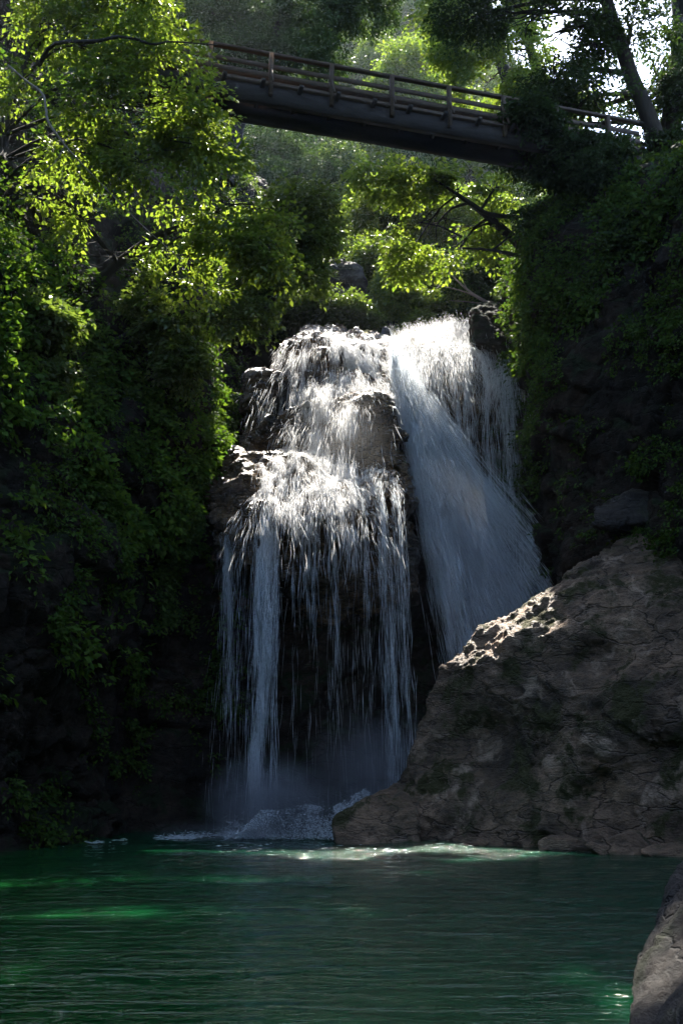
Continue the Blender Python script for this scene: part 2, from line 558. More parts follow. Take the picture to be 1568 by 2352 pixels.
# pool water
xs = np.linspace(-16, 16, 260)
ys = np.concatenate([np.linspace(-6, 5, 30), np.linspace(5.05, 40, 420)])
XX, YY = np.meshgrid(xs, ys, indexing='ij')
p = np.stack([XX * 0.55, YY * 1.5, XX * 0], 2).reshape(-1, 3)
amp = 0.018 + 0.05 * np.exp(-((YY - 31) / 4.0) ** 2) * np.exp(-((XX + 1.5) / 6.0) ** 2)
ZZ = fbm(p * 0.8, 4, 5).reshape(XX.shape) * amp * 2.2
V = np.stack([XX, YY, ZZ], 2).reshape(-1, 3)
kind(link('pool_water', mesh('pool_water', V, grid_faces(len(xs), len(ys)), M['pool'], True)), 'structure', 'dark emerald pool below the falls')

# ------------------------------------------------------------------ rocks
def hull_mesh(hulls, voxel):
    bm = bmesh.new()
    for pts in hulls:
        vs = [bm.verts.new(tuple(float(c) for c in q)) for q in pts]
        r = bmesh.ops.convex_hull(bm, input=vs)
        dead = [g for g in r['geom_interior'] if isinstance(g, bmesh.types.BMVert)] + [g for g in r['geom_unused'] if isinstance(g, bmesh.types.BMVert)]
        bmesh.ops.delete(bm, geom=list(set(dead)), context='VERTS')
    bmesh.ops.recalc_face_normals(bm, faces=bm.faces)
    me = bpy.data.meshes.new('tmp')
    bm.to_mesh(me)
    bm.free()
    o = bpy.data.objects.new('tmp', me)
    COL.objects.link(o)
    md = o.modifiers.new('r', 'REMESH')
    md.mode = 'VOXEL'
    md.voxel_size = voxel
    sm = o.modifiers.new('s', 'SMOOTH')
    sm.iterations = 6
    dg = bpy.context.evaluated_depsgraph_get()
    ev = o.evaluated_get(dg)
    em = ev.to_mesh()
    V = np.empty(len(em.vertices) * 3, np.float32)
    em.vertices.foreach_get('co', V)
    Nn = np.empty(len(em.vertices) * 3, np.float32)
    em.vertices.foreach_get('normal', Nn)
    F = np.empty(len(em.polygons) * 4, np.int32)
    em.loops.foreach_get('vertex_index', F)
    ev.to_mesh_clear()
    bpy.data.objects.remove(o)
    bpy.data.meshes.remove(me)
    return V.reshape(-1, 3).astype(float), Nn.reshape(-1, 3).astype(float), F.reshape(-1, 4)

def rock(name, label, hulls, voxel, mat, amp, s, blocky=0.3, size=1.0, dents=(), cat='rock', group=None, parent=None):
    V, Nn, F = hull_mesh(hulls, voxel)
    for c, r, d, dep in dents:
        k = np.exp(-(((V - c) / r) ** 2).sum(1) * 1.2)
        V = V + np.asarray(d)[None] * (k * dep)[:, None]
    V = dispatch_rock(V, Nn, amp, s, blocky, size)
    if size > 2:
        V = V + Nn * (0.16 * fbm(V * 1.6, 4, s + 50) + 0.09 * ridged(V * np.array([2.4, 2.4, 4.0]), 4, s + 60) - 0.10 * np.clip(ridged(V * 0.5, 3, s + 70) - 0.66, 0, 1))[:, None]
    base = V.mean(0)
    base[2] = V[:, 2].min()
    o = link(name, mesh(name, V - base, F, mat, True))
    o.location = base
    tag(o, label, cat, group)
    return o, V, F

def drop(pts, z, back=0.0):
    return [np.array([q[0], q[1] + back, z]) for q in pts]

# stepped rock under the left cascade
A = [P(695, 775, 39.50), P(640, 812, 38.90), P(572, 868, 38.50), P(566, 960, 38.30), P(570, 1000, 38.30), P(700, 900, 37.90), P(880, 905, 37.90),
     P(870, 805, 38.90), P(885, 850, 38.30), P(705, 768, 42.90), P(900, 770, 42.90), P(580, 900, 41.90)]
A += drop([P(566, 960, 38.30), P(880, 905, 37.90), P(900, 770, 42.90), P(600, 900, 42.90)], 8)
B = [P(690, 915, 36.60), P(880, 903, 36.80), P(915, 980, 36.20), P(925, 1060, 36.00), P(690, 960, 36.10), P(640, 1025, 35.90), P(850, 925, 35.90),
     P(890, 955, 35.80), P(620, 1060, 35.70), P(540, 1010, 36.50), P(545, 1060, 36.10)]
B += drop([P(545, 1060, 36.90), P(925, 1060, 36.00), P(900, 1000, 39.90), P(600, 1000, 39.90)], 8)
C = [P(528, 1035, 34.7), P(640, 1062, 34.3), P(900, 1092, 34.3), P(915, 1110, 34.1), P(482, 1165, 33.4), P(495, 1195, 33.0), P(560, 1192, 32.5),
     P(700, 1185, 32.3), P(820, 1170, 32.5), P(885, 1150, 32.9), P(905, 1130, 33.5), P(492, 1250, 33.3), P(560, 1255, 33.0), P(700, 1235, 32.9), P(885, 1215, 33.3)]
C += [Q(480, 36.5, 7.5), Q(900, 36.5, 7.5), Q(480, 37, 12), Q(900, 38, 12)]
D = [P(795, 772, 41.80), P(960, 778, 41.80), P(880, 792, 40.00), P(930, 800, 40.40), P(885, 872, 39.00), P(915, 850, 39.40), P(850, 800, 39.80)]
D += drop([P(885, 872, 39.00), P(930, 850, 39.80), P(950, 800, 43.80), P(800, 800, 43.80)], 9)
E = [P(940, 800, 41.00), P(1090, 788, 41.20), P(1185, 803, 40.80), P(1190, 830, 40.40), P(1050, 822, 40.50), P(960, 832, 40.30), P(915, 880, 39.80)]
E += [P(940, 785, 46.60), P(1200, 785, 46.60)]
E += drop([P(920, 880, 40.40), P(1190, 830, 40.80), P(1200, 800, 46.60), P(940, 800, 46.60)], 6)
ledge, LV, LF = rock('rock_ledge', 'wet black stepped rock the waterfall runs over, with a dark overhang below', [A, B, C, D, E], 0.085, M['wet'], 0.85, 31, 0.62, 0.95, cat='rock ledge')
LBVH = BVHTree.FromPolygons([tuple(v) for v in LV], [tuple(int(i) for i in f) for f in LF])

# knob of rock at the right end of the lip
K = [P(1088, 712, 39.90), P(1120, 698, 41.90), P(1165, 705, 42.10), P(1082, 790, 39.70), P(1200, 800, 39.50), P(1230, 740, 41.80), P(1210, 850, 39.70), P(1130, 790, 39.40),
     P(1100, 720, 44.30), P(1230, 720, 44.30), P(1090, 800, 44.30), P(1230, 860, 44.30)]
rock('boulder', 'dark rock knob standing at the right end of the waterfall lip', [K], 0.06, M['cliff'], 0.5, 61, 0.5, 0.9, cat='rock')
for lab, pts in (('low mossy hump of rock on the lip beside the left cascade', [(785, 780, 41.80), (815, 760, 42.10), (850, 758, 42.30), (868, 770, 41.80), (860, 790, 41.60), (800, 790, 41.40), (830, 770, 43.80)]),
                 ('flat mossy rock on the lip nearer the right plunge, with a lit rim', [(868, 768, 43.30), (890, 760, 43.60), (935, 762, 43.60), (962, 772, 43.20), (950, 790, 42.80), (880, 790, 42.80), (910, 768, 44.80)])):
    pp = [P(*q) for q in pts]
    rock('mossy_rock', lab, [pp + drop(pp[:6], 18.2)], 0.05, M['moss'], 0.14, 71 + len(lab), 0.3, 0.6, cat='rock')

# big boulder
G1 = [P(1700, 1160, 29.0), P(1568, 1208, 29.2), P(1480, 1224, 29.6), P(1340, 1312, 30), P(1200, 1392, 30.4), P(1100, 1442, 30.6), P(1010, 1532, 31), P(958, 1640, 31), P(930, 1740, 31),
      P(908, 1800, 31), P(915, 1900, 30.5), P(1240, 1430, 28.8), P(1500, 1330, 27.6), P(1120, 1540, 29.6), P(1020, 1640, 30.2), P(1400, 1480, 27.2), P(1300, 1600, 27.4), P(1620, 1480, 25.8),
      P(1050, 1790, 29.2), P(1568, 1640, 25.2), P(1330, 1800, 26.6), P(1700, 1600, 24.6)]
G1 += [Q(920, 30.3, -1.5), Q(1100, 28.5, -1.5), Q(1300, 26.4, -1.5), Q(1568, 24.9, -1.5), Q(1760, 24.2, -1.5), Q(1000, 34, -1.5), Q(1500, 32, -1.5), Q(1750, 32, 2), Q(1250, 32, 2)]
dv = np.array([0.25, 1.0, 0.25])
dv /= np.linalg.norm(dv)
dents = [(P(1130, 1740, 28.8), np.array([1.9, 1.8, 1.5]), dv, 1.5), (P(1420, 1520, 27.2), np.array([1.8, 1.2, 0.55]), dv, 0.7), (P(1400, 1840, 26.4), np.array([0.9, 1.2, 1.0]), dv, 0.8),
         (P(1560, 1760, 25.2), np.array([0.9, 1.0, 0.8]), dv, 0.6), (P(1250, 1420, 28.6), np.array([1.6, 1.0, 0.5]), dv, 0.25)]
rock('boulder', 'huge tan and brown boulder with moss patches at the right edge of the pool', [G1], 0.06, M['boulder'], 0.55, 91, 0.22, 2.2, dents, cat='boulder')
S1 = [P(760, 1872, 29.6), P(790, 1858, 29.7), P(832, 1838, 29.9), P(880, 1815, 30.1), P(915, 1800, 30.3), P(765, 1912, 29), P(940, 1830, 29.2), P(960, 1900, 28.4), P(860, 1890, 28.8)]
S1 += [Q(770, 29, -1), Q(980, 28, -1), Q(980, 31, -1), Q(800, 31, -1)]
rock('shore_rock', 'low dark rock sloping into the pool at the foot of the big boulder', [S1], 0.06, M['boulder'], 0.28, 101, 0.4, 0.8, cat='rock')
L1 = [P(1358, 1168, 29.9), P(1400, 1146, 30), P(1480, 1122, 30.2), P(1545, 1108, 30), P(1365, 1205, 29.6), P(1440, 1206, 29.4), P(1530, 1175, 29.4), P(1640, 1090, 29.5), P(1640, 1180, 29), P(1400, 1150, 32), P(1620, 1100, 32), P(1380, 1220, 32), P(1600, 1240, 32)]
rock('rock_shelf', 'dull brown rock shelf jutting from the right cliff just above the big boulder', [L1], 0.06, M['dark_boulder'], 0.35, 111, 0.4, 1.0, cat='rock')
F1 = [P(1600, 1930, 11.2), P(1568, 1985, 10.9), P(1532, 2062, 10.5), P(1484, 2182, 9.9), P(1450, 2250, 9.4), P(1443, 2300, 8.9), P(1442, 2345, 8.4), P(1700, 1900, 10.6), P(1640, 2100, 9.2), P(1560, 2240, 8.4), P(1760, 2200, 8.0), P(1800, 1900, 11)]
F1 += [Q(1440, 7.9, -0.6), Q(1450, 7.2, -1.2), Q(1700, 6.6, -1.2), Q(1900, 7, -1.2), Q(1850, 12, -1.2), Q(1600, 12, -1.2), Q(1850, 11.5, 1.6), Q(1650, 7.0, 0.3)]
rock('boulder', 'dark near boulder with a pale edge at the bottom right corner', [F1], 0.035, M['dark_boulder'], 0.16, 121, 0.35, 0.5, cat='boulder')
g = np.random.default_rng(4)
shore = [(1090, 1925, 28.0, 0.35, 'small wet stone at the waterline below the big boulder, leftmost one'),
         (1290, 1945, 26.0, 0.55, 'mossy stone at the waterline below the hollow of the big boulder'),
         (1430, 1945, 25.2, 0.75, 'broad dark mossy stone at the waterline under the big boulder'),
         (1540, 1950, 24.5, 0.6, 'wet stone at the waterline by the right picture edge')]
for X, Y, y, r, lab in shore:
    c = Q(X, y, 0)
    pts = [c + r * q / np.linalg.norm(q) * np.array([1.5, 1.1, 0.7]) * g.uniform(0.7, 1.1) for q in g.normal(size=(16, 3))]
    rock('shore_stone', lab, [pts], 0.05, M['boulder'], 0.16, int(X), 0.35, 0.5, cat='stone', group='stones along the foot of the big boulder')
# outcrop on the left bank above the lip
O1 = [P(740, 640, 46), P(785, 604, 46.5), P(822, 622, 46), P(832, 670, 45.6), P(826, 760, 45), P(690, 790, 45), P(680, 730, 45.6), P(715, 670, 45.6), P(770, 620, 49), P(820, 630, 49), P(840, 780, 49), P(690, 780, 49)]
rock('rock_outcrop', 'grey brown crag with a bare top on the left bank above the falls', [O1], 0.08, M['dark_boulder'], 0.75, 131, 0.5, 1.0, cat='rock')

# ------------------------------------------------------------------ falling water
def clumps(C, D, L, W, seed=0):
    """slender six-sided drops: centre, direction, length, width"""
    n = len(C)
    g = np.random.default_rng(seed)
    D = D / (np.linalg.norm(D, axis=1, keepdims=True) + 1e-9)
    r = g.normal(size=(n, 3))
    U = np.cross(D, r)
    U /= np.linalg.norm(U, axis=1, keepdims=True) + 1e-9
    Wv = np.cross(D, U)
    V = np.empty((n, 5, 3))
    V[:, 0] = C + D * L[:, None] * 0.5
    V[:, 1] = C - D * L[:, None] * 0.5
    off = C + D * (L * g.uniform(-0.2, 0.25, n))[:, None]
    for k in range(3):
        a = k * 2.0944
        V[:, 2 + k] = off + (U * math.cos(a) + Wv * math.sin(a)) * (W * g.uniform(0.35, 0.65, n))[:, None]
    f = np.array([(0, 2, 3), (0, 3, 4), (0, 4, 2), (1, 3, 2), (1, 4, 3), (1, 2, 4)])
    F = (np.arange(n)[:, None, None] * 5 + f[None]).reshape(-1, 3)
    return V.reshape(-1, 3), F

def flow(P0, V0, steps, dt, bvh, seed, fric=0.955, bounce=0.06, jitter=0.13, drag=0.03, zmin=0.0, off=0.04):
    """simulate water parcels; returns positions, velocities and contact flags"""
    g = np.random.default_rng(seed)
    p, v = P0.copy(), V0.copy()
    out = []
    alive = np.ones(len(p), bool)
    for s in range(steps):
        v[:, 2] -= 9.8 * dt
        v *= (1 - drag * dt * np.linalg.norm(v, axis=1, keepdims=True))
        q = p + v * dt
        con = np.zeros(len(p), bool)
        if bvh is not None:
            for i in np.nonzero(alive)[0]:
                h = bvh.find_nearest(Vector(q[i]), 0.45)
                if h[0] is None:
                    continue
                nn = np.array(h[1])
                d = (q[i] - np.array(h[0])) @ nn
                if d < off:
                    q[i] = np.array(h[0]) + nn * off
                    vn = v[i] @ nn
                    if vn < 0:
                        v[i] -= nn * vn * (1 + bounce * g.random())
                    v[i] = v[i] * fric + g.normal(size=3) * jitter
                    v[i][1] -= 0.10
                    con[i] = True
        p = q
        alive &= p[:, 2] > zmin
        out.append((p[alive].copy(), v[alive].copy(), con[alive].copy()))
        if not alive.any():
            break
    return out

def trail(out, keep, lfac, wid, rng, seed, spread=0.03):
    C = np.concatenate([o[0] for o in out])
    D = np.concatenate([o[1] for o in out])
    K = np.concatenate([o[2] for o in out])
    g = np.random.default_rng(seed)
    pr = keep(C, D, K) if callable(keep) else np.full(len(C), keep)
    m = g.random(len(C)) < pr
    C, D, K = C[m], D[m], K[m]
    sp_ = np.linalg.norm(D, axis=1)
    L = np.clip(sp_ * lfac * np.where(K, 0.8, 1.9), 0.06, 1.1) * g.uniform(0.5, 1.5, len(C))
    W = g.uniform(wid[0], wid[1], len(C)) * np.where(K, 1.15, 0.8)
    C = C + g.normal(size=C.shape) * spread
    D = D + g.normal(size=D.shape) * (sp_ * 0.06)[:, None]
    return C, D, L, W

g = np.random.default_rng(11)
def emit(xs_, ys_, y, n, vel, jit=0.3, dy=0.3):
    """points along the picture polyline xs_, ys_ at depth y"""
    t = g.random(n)
    X = np.interp(t, np.linspace(0, 1, len(xs_)), xs_)
    Y = np.interp(t, np.linspace(0, 1, len(xs_)), ys_)
    yy = np.interp(t, np.linspace(0, 1, len(xs_)), y) if not np.isscalar(y) else np.full(n, y)
    p = np.stack([P(a, b, c) for a, b, c in zip(X, Y, yy)])
    p += g.normal(size=p.shape) * np.array([0.06, dy, 0.05])
    v = np.asarray(vel, float)[None] + g.normal(size=(n, 3)) * jit
    return p, v

# left cascade over the steps
cas = thing('waterfall', 'left cascade of white water spreading over stepped rock, then thin ropes past an overhang', 'waterfall', Q(760, 33, 0))
p0, v0 = emit([700, 760, 830, 872], [770, 772, 778, 800], [39.9, 39.9, 39.9, 39.3], 4200, (0, -1.1, 0), 0.3)
p1, v1 = emit([690, 760, 880], [903, 903, 903], 37.0, 2600, (0, -1.2, 0), 0.35, 0.3)
p2, v2 = emit([590, 660, 760, 890], [1105, 1066, 1075, 1092], 34.6, 3400, (0, -1.2, 0), 0.4, 0.35)
p1[:, 2] += 0.15
p2[:, 2] += 0.12
out = flow(np.concatenate([p0, p1, p2]), np.concatenate([v0, v1, v2]), 115, 0.035, LBVH, 1, zmin=6.6)
def streaks(C, fx=6.0, fz=0.7, sd=33, lo=0.1, gain=2.6, mid=0.7):
    return np.clip(mid + gain * fbm(C * np.array([fx, fx * 0.6, fz]), 3, sd), lo, 1.0)
def keepA(C, D, K):
    k = np.where(K, 0.8, 0.55) * np.clip((C[:, 2] - 7.2) / 3.4, 0.0, 1) ** 2
    k = k * np.interp(C[:, 0], [-4.4, -3.7, -2.9, 1.9, 2.25], [0.0, 0.3, 1.0, 1.0, 0.0])
    cc = C[:, 1] * cp + (C[:, 2] - CAM_H) * sp
    X = 784 + FPX * C[:, 0] / cc
    Y = 1176 - FPX * ((C[:, 2] - CAM_H) * cp - C[:, 1] * sp) / cc
    knob = np.exp(-((X - 885) / 42.0) ** 2 - ((Y - 1000) / 62.0) ** 2)     # bare knuckle of rock between the two falls
    bare = np.exp(-((X - 735) / 40.0) ** 2 - ((Y - 1225) / 45.0) ** 2)
    left = np.exp(-((X - 640) / 45.0) ** 2 - ((Y - 900) / 70.0) ** 2)
    gold = np.exp(-((X - 545) / 62.0) ** 2 - ((Y - 1085) / 85.0) ** 2)
    k = k * (1 - 0.88 * gold)
    k = k * (1 - 0.9 * knob) * (1 - 0.75 * bare) * (1 - 0.9 * left)
    big = np.clip(0.62 + 2.0 * fbm(C * np.array([1.1, 0.8, 0.9]), 3, 44), 0.08, 1.0)
    return k * streaks(C, 4.5, 0.7, 35, 0.04, 2.8, 0.55) * big
CA = trail(out, keepA, 0.055, (0.005, 0.017), None, 2, 0.03)
V, F = clumps(*CA, seed=3)
link('cascade', mesh('cascade', V, F, M['foam']), cas)
print('cascade clumps', len(CA[0]))

# free-falling curtain below the lip
def curtain(xs_, ys_, y, n, steps, seed, wid, keep=0.5, vel=(0, -1.0, -0.5), jit=0.16, lfac=0.075, dy=0.12, clump=0.0, gauss=None):
    p_, v_ = emit(xs_, ys_, y, n, vel, jit, dy)
    if gauss is not None:
        p_[:, 0] = P(xs_[len(xs_) // 2], 1200, y)[0] + np.random.default_rng(seed).normal(size=n) * gauss
    p_[:, 2] += np.random.default_rng(seed + 3).uniform(-0.25, 0.75, n)
    p_[:, 1] += np.random.default_rng(seed + 4).uniform(-0.1, 0.35, n)
    if clump:
        f_ = fbm(np.stack([p_[:, 0] * 4.5, p_[:, 0] * 0 + seed, p_[:, 0] * 0], 1), 3, seed)
        m_ = f_ > clump * 0.25 - 0.1
        p_, v_ = p_[m_], v_[m_]
    o_ = flow(p_, v_, steps, 0.035, None, seed, zmin=0.05, drag=0.012)
    k_ = keep
    if not callable(k_):
        k_ = lambda C, D, K: np.full(len(C), keep)
    return trail(o_, k_, lfac, wid, None, seed + 1, 0.02)
parts = []
def fade(z0, z1, top, bot):
    return lambda C, D, K: np.interp(C[:, 2], [z0, z1], [bot, top]) * streaks(C, 7.0, 0.5, 33, 0.03, 3.2, 0.6)
parts.append(curtain([578, 606, 640], [1200, 1200, 1200], 32.4, 420, 60, 21, (0.005, 0.018), fade(0, 9, 0.7, 0.5), (0.0, -0.7, -0.5), 0.09, 0.06, gauss=0.30, clump=0.8))
parts.append(curtain([590, 606, 615], [1200, 1200, 1200], 32.3, 300, 60, 22, (0.005, 0.018), fade(0, 9, 0.7, 0.7), (0.0, -0.6, -0.5), 0.06, 0.06, gauss=0.11))
parts.append(curtain([640, 700, 830], [1205, 1200, 1180], 32.3, 520, 60, 23, (0.004, 0.011), fade(5.5, 9.3, 0.42, 0.0), (0.0, -0.9, -0.5), 0.16, 0.06, clump=1.0))
parts.append(curtain([740, 840, 890], [1195, 1165, 1150], 32.7, 700, 60, 24, (0.004, 0.013), fade(1, 9.5, 0.55, 0.03), (0.22, -0.9, -0.5), 0.14, 0.06, clump=1.0))
parts.append(curtain([868, 882, 900], [1160, 1150, 1145], 33.0, 420, 60, 25, (0.004, 0.015), fade(0, 10, 0.45, 0.35), (0.28, -0.8, -0.5), 0.10, 0.06, gauss=0.22, clump=0.6))
parts.append(curtain([520, 600, 900], [1210, 1205, 1150], 32.7, 300, 60, 27, (0.003, 0.008), 0.08, (0.0, -0.8, -0.5), 0.2, 0.06))
V, F = clumps(*[np.concatenate(a) for a in zip(*parts)], seed=5)
link('curtain', mesh('curtain', V, F, M['spray']), cas)
tr = [curtain([508, 516], [1215, 1220], 33.2, 45, 40, 31, (0.005, 0.016), fade(3, 10, 0.7, 0.0), (0.45, -0.3, -0.4), 0.06),
      curtain([514, 520], [1260, 1262], 33.2, 45, 34, 32, (0.004, 0.014), fade(3, 10, 0.8, 0.0), (0.25, -0.3, -0.4), 0.12)]
V, F = clumps(*[np.concatenate(a) for a in zip(*tr)], seed=6)
link('trickle', mesh('trickle', V, F, M['spray']), cas)

# right plunge
plu = thing('waterfall', 'right plunge, a broad white sheet turning into a slanting jet behind the big boulder', 'waterfall', Q(1080, 37, 0))
p0, v0 = emit([900, 960, 1040, 1120, 1188], [800, 775, 762, 765, 800], [41, 42, 42.5, 42.5, 41.2], 5200, (0, -1.9, 0), 0.25, 0.5)
p0[:, 2] += 0.25
out = flow(p0, v0, 40, 0.035, LBVH, 41, zmin=9.0, jitter=0.2)
def keepP(C, D, K):
    X = 784 + FPX * C[:, 0] / (C[:, 1] * cp + (C[:, 2] - CAM_H) * sp)
    k = np.interp(C[:, 2], [11, 13.5, 16, 17.8], [0.0, 0.04, 0.14, 0.9])
    return k * np.interp(X, [880, 980, 1000, 1150, 1200], [1.0, 1.0, 0.95, 0.8, 0.45]) * streaks(C, 3.5, 0.8, 36, 0.12, 2.2, 0.72)
CP = trail(out, keepP, 0.05, (0.005, 0.018), None, 42, 0.05)
V, F = clumps(*CP, seed=7)
link('overfall', mesh('overfall', V, F, M['foam']), plu)
print('overfall clumps', len(CP[0]))

def jet(n, seed, x0, xr, vx, keep, wid, lfac=0.07, ns=46, sig=0.012):
    gj = np.random.default_rng(seed + 700)
    cen = gj.random(ns)
    wt = gj.random(ns) ** 2.2 + 0.08
    wt *= np.interp(cen, [0, 0.1, 0.45, 1.0], [0.6, 1.3, 1.0, 0.55])
    k = gj.choice(ns, n, p=wt / wt.sum())
    f = np.clip(cen[k] + gj.normal(size=n) * sig * (1 + 2.0 * cen[k]), 0, 1.08)
    t = np.clip(f + gj.normal(size=n) * 0.10, 0, 1)
    X = x0 + xr * t
    Y = np.interp(t, [0, 0.5, 1], [830, 880, 930]) + gj.normal(size=n) * 26
    p_ = np.stack([P(a, b, 38.3) for a, b in zip(X, Y)])
    sy = (cen * 917.0) % 1.0 * 0.8 - 0.4
    p_[:, 1] += sy[k] + gj.normal(size=n) * 0.10
    p_[:, 2] += gj.normal(size=n) * 0.1
    dx = vx[0] + (vx[1] - vx[0]) * f
    dr = np.stack([dx + gj.normal(size=n) * 0.012, -0.22 + sy[k] * 0.12 + gj.normal(size=n) * 0.02, -np.ones(n)], 1)
    v0_ = (4.0 + gj.normal(size=n) * 0.7)[:, None]
    ph = gj.random(n) * 0.03
    o_ = []
    for q_ in range(52):
        tt_ = (q_ * 0.03 + ph)[:, None]
        p2_ = p_ + dr * (v0_ * tt_ + 3.1 * tt_ ** 2)
        p2_[:, 0] += 0.10 * fbm(p2_ * 0.9, 2, 5) * tt_[:, 0]
        ok = p2_[:, 2] > 0.4
        o_.append((p2_[ok], (dr * (v0_ + 6.2 * tt_))[ok], np.zeros(int(ok.sum()), bool)))
    return trail(o_, keep, lfac, wid, None, seed + 1, 0.03)
def keepJ(a):
    return lambda C, D, K: a * streaks(C, 2.2, 0.6, 37, 0.25, 1.8, 0.75)
jj = [jet(1050, 51, 896, 66, (0.13, 0.70), keepJ(0.7), (0.005, 0.018), sig=0.02), jet(800, 53, 898, 70, (0.13, 0.66), keepJ(0.75), (0.004, 0.012), ns=90, sig=0.06), jet(450, 55, 896, 50, (0.14, 0.42), keepJ(0.9), (0.006, 0.022), ns=14)]
V, F = clumps(*[np.concatenate(a) for a in zip(*jj)], seed=8)
link('jet', mesh('jet', V, F, M['spray']), plu)
vv = curtain([985, 1080, 1150, 1200], [860, 850, 845, 850], [39.6, 39.6, 39.7, 39.9], 2200, 40, 61, (0.006, 0.02), fade(8, 15.5, 0.30, 0.015), (0.0, -0.8, -1.5), 0.22, clump=0.9)
V, F = clumps(*vv, seed=9)
link('veil', mesh('veil', V, F, M['spray']), plu)

# foam and splash at the foot
n = 4200
t = g.random(n)
X = np.interp(g.random(n), [0, 0.06, 0.22, 0.5, 1.0], [150, 330, 480, 590, 770])
yb = np.interp(X, [100, 330, 480, 560, 640, 770], [26.3, 29.4, 30.2, 30.4, 30.4, 30.2])
c = np.stack([Q(a, b, 0.0) for a, b in zip(X, yb)])
hh = np.abs(g.normal(size=n)) * np.interp(X, [100, 330, 480, 560, 620, 770], [0.01, 0.06, 0.10, 0.35, 0.55, 0.3])
c[:, 1] += g.normal(size=n) * np.interp(X, [150, 330, 600], [0.2, 0.3, 0.6]) + 0.5 * g.random(n)
c[:, 2] = 0.04 + hh * g.random(n)
X2 = g.uniform(560, 850, 9000)
y2 = np.interp(X2, [600, 700, 770, 850], [30.6, 30.9, 31.0, 31.6])
c2 = np.stack([Q(a, b, 0.0) for a, b in zip(X2, y2)])
top2 = np.interp(X2, [560, 600, 640, 700, 760, 850], [0.3, 0.8, 0.8, 0.95, 0.85, 1.3])
c2[:, 2] = top2 * g.random(9000) ** 0.6 + np.interp(X2, [600, 760, 850], [0, 0, 0.35]) * 0.5
c2[:, 1] += g.normal(size=9000) * 0.3 - 0.35 * (1 - c2[:, 2])
lump = fbm(c2 * np.array([2.2, 1.0, 2.6]), 3, 99) > -0.02
c = np.concatenate([c, c2[lump]])
X = np.concatenate([X, X2[lump]])
hh = np.concatenate([hh, np.full(int(lump.sum()), 0.2)])
n = len(c)
d = np.stack([g.normal(size=n), g.normal(size=n) * 0.4, g.normal(size=n) * 0.5 * (hh > 0.1)], 1)
mk = fbm(c * np.array([1.6, 2.2, 0.0]), 3, 88) > np.interp(X, [150, 400, 560, 600], [0.12, 0.02, -0.1, -0.5])
c, d, X, n = c[mk], d[mk], X[mk], int(mk.sum())
near = X > 555
V, F = clumps(c, d, np.where(near, g.uniform(0.02, 0.09, n), g.uniform(0.05, 0.28, n)), g.uniform(0.008, 0.03, n), 12)
kind(link('foam', mesh('foam', V, F, M['spray'])), 'stuff', 'white churned foam on the pool at the foot of the falls')
nf = 170  # flecks put in for the sun glints along the far water
Xf = g.uniform(500, 1080, nf)
cf = np.stack([Q(a, b, 0.045) for a, b in zip(Xf, g.uniform(25.0, 28.2, nf))])
mk = fbm(cf * np.array([0.8, 1.5, 0]), 2, 123) > 0.05
cf = cf[mk]
nf = len(cf)
V, F = clumps(cf, np.stack([np.ones(nf), g.normal(size=nf) * 0.3, np.zeros(nf)], 1), g.uniform(0.04, 0.22, nf), g.uniform(0.008, 0.02, nf), 14)
kind(link('foam', mesh('foam', V, F, M['foam'])), 'stuff', 'scattered flecks of foam standing in for sun glints on the pool')
def mist_mat(name, dens, scale):
    m, n = newmat(name)
    v = mapped(n)
    ln = n.nodes.new('ShaderNodeVectorMath')
    ln.operation = 'LENGTH'
    n.links.new(v, ln.inputs[0])
    fall = math_(n, 'SUBTRACT', 1.0, ln.outputs['Value'], clamp=True)
    fall = math_(n, 'POWER', fall, 1.3)
    f = math_(n, 'MULTIPLY', fall, ramp(n, [(0.3, (0.15, 0.15, 0.15)), (0.7, (1, 1, 1))], noise(n, v, scale, 4, 0.6)))
    pv = N(n, 'ShaderNodeVolumePrincipled')
    pv.inputs['Color'].default_value = (0.9, 0.93, 0.97, 1)
    pv.inputs['Anisotropy'].default_value = 0.2
    n.links.new(math_(n, 'MULTIPLY', f, dens), pv.inputs['Density'])
    o = N(n, 'ShaderNodeOutputMaterial')
    n.links.new(pv.outputs[0], o.inputs['Volume'])
    return m
def mist_puff(label, c, r, rot, dens, scale=2.0):
    bm = bmesh.new()
    bmesh.ops.create_icosphere(bm, subdivisions=3, radius=1)
    me = bpy.data.meshes.new('mist')
    bm.to_mesh(me)
    bm.free()
    me.materials.append(mist_mat('spray_mist', dens, scale))
    o = link('mist', me)
    o.location = c
    o.scale = r
    o.rotation_euler = rot
    return kind(o, 'stuff', label)
mist_puff('fine spray rising where the rope of water hits the pool', Q(615, 30.8, 0.9), (2.2, 1.2, 1.7), (0, 0, 0), 2.6)
mist_puff('fine spray drifting beside the big boulder at the foot of the falls', Q(850, 31.9, 1.6), (2.4, 1.2, 2.4), (0, -0.5, 0), 1.2)
mist_puff('low spray creeping over the foam along the dark cliff foot', Q(500, 30.2, 0.15), (2.6, 0.7, 0.5), (0, 0, 0), 0.8)
mist_puff('thin sunlit spray over the steps of the left cascade', Q(770, 33.6, 13), (2.4, 1.0, 3.6), (0, 0, 0), 0.10)
mist_puff('soft spray hanging round the slanting jet', Q(1110, 35.6, 8.8), (2.2, 1.6, 5.2), (0, -0.42, 0), 0.45)

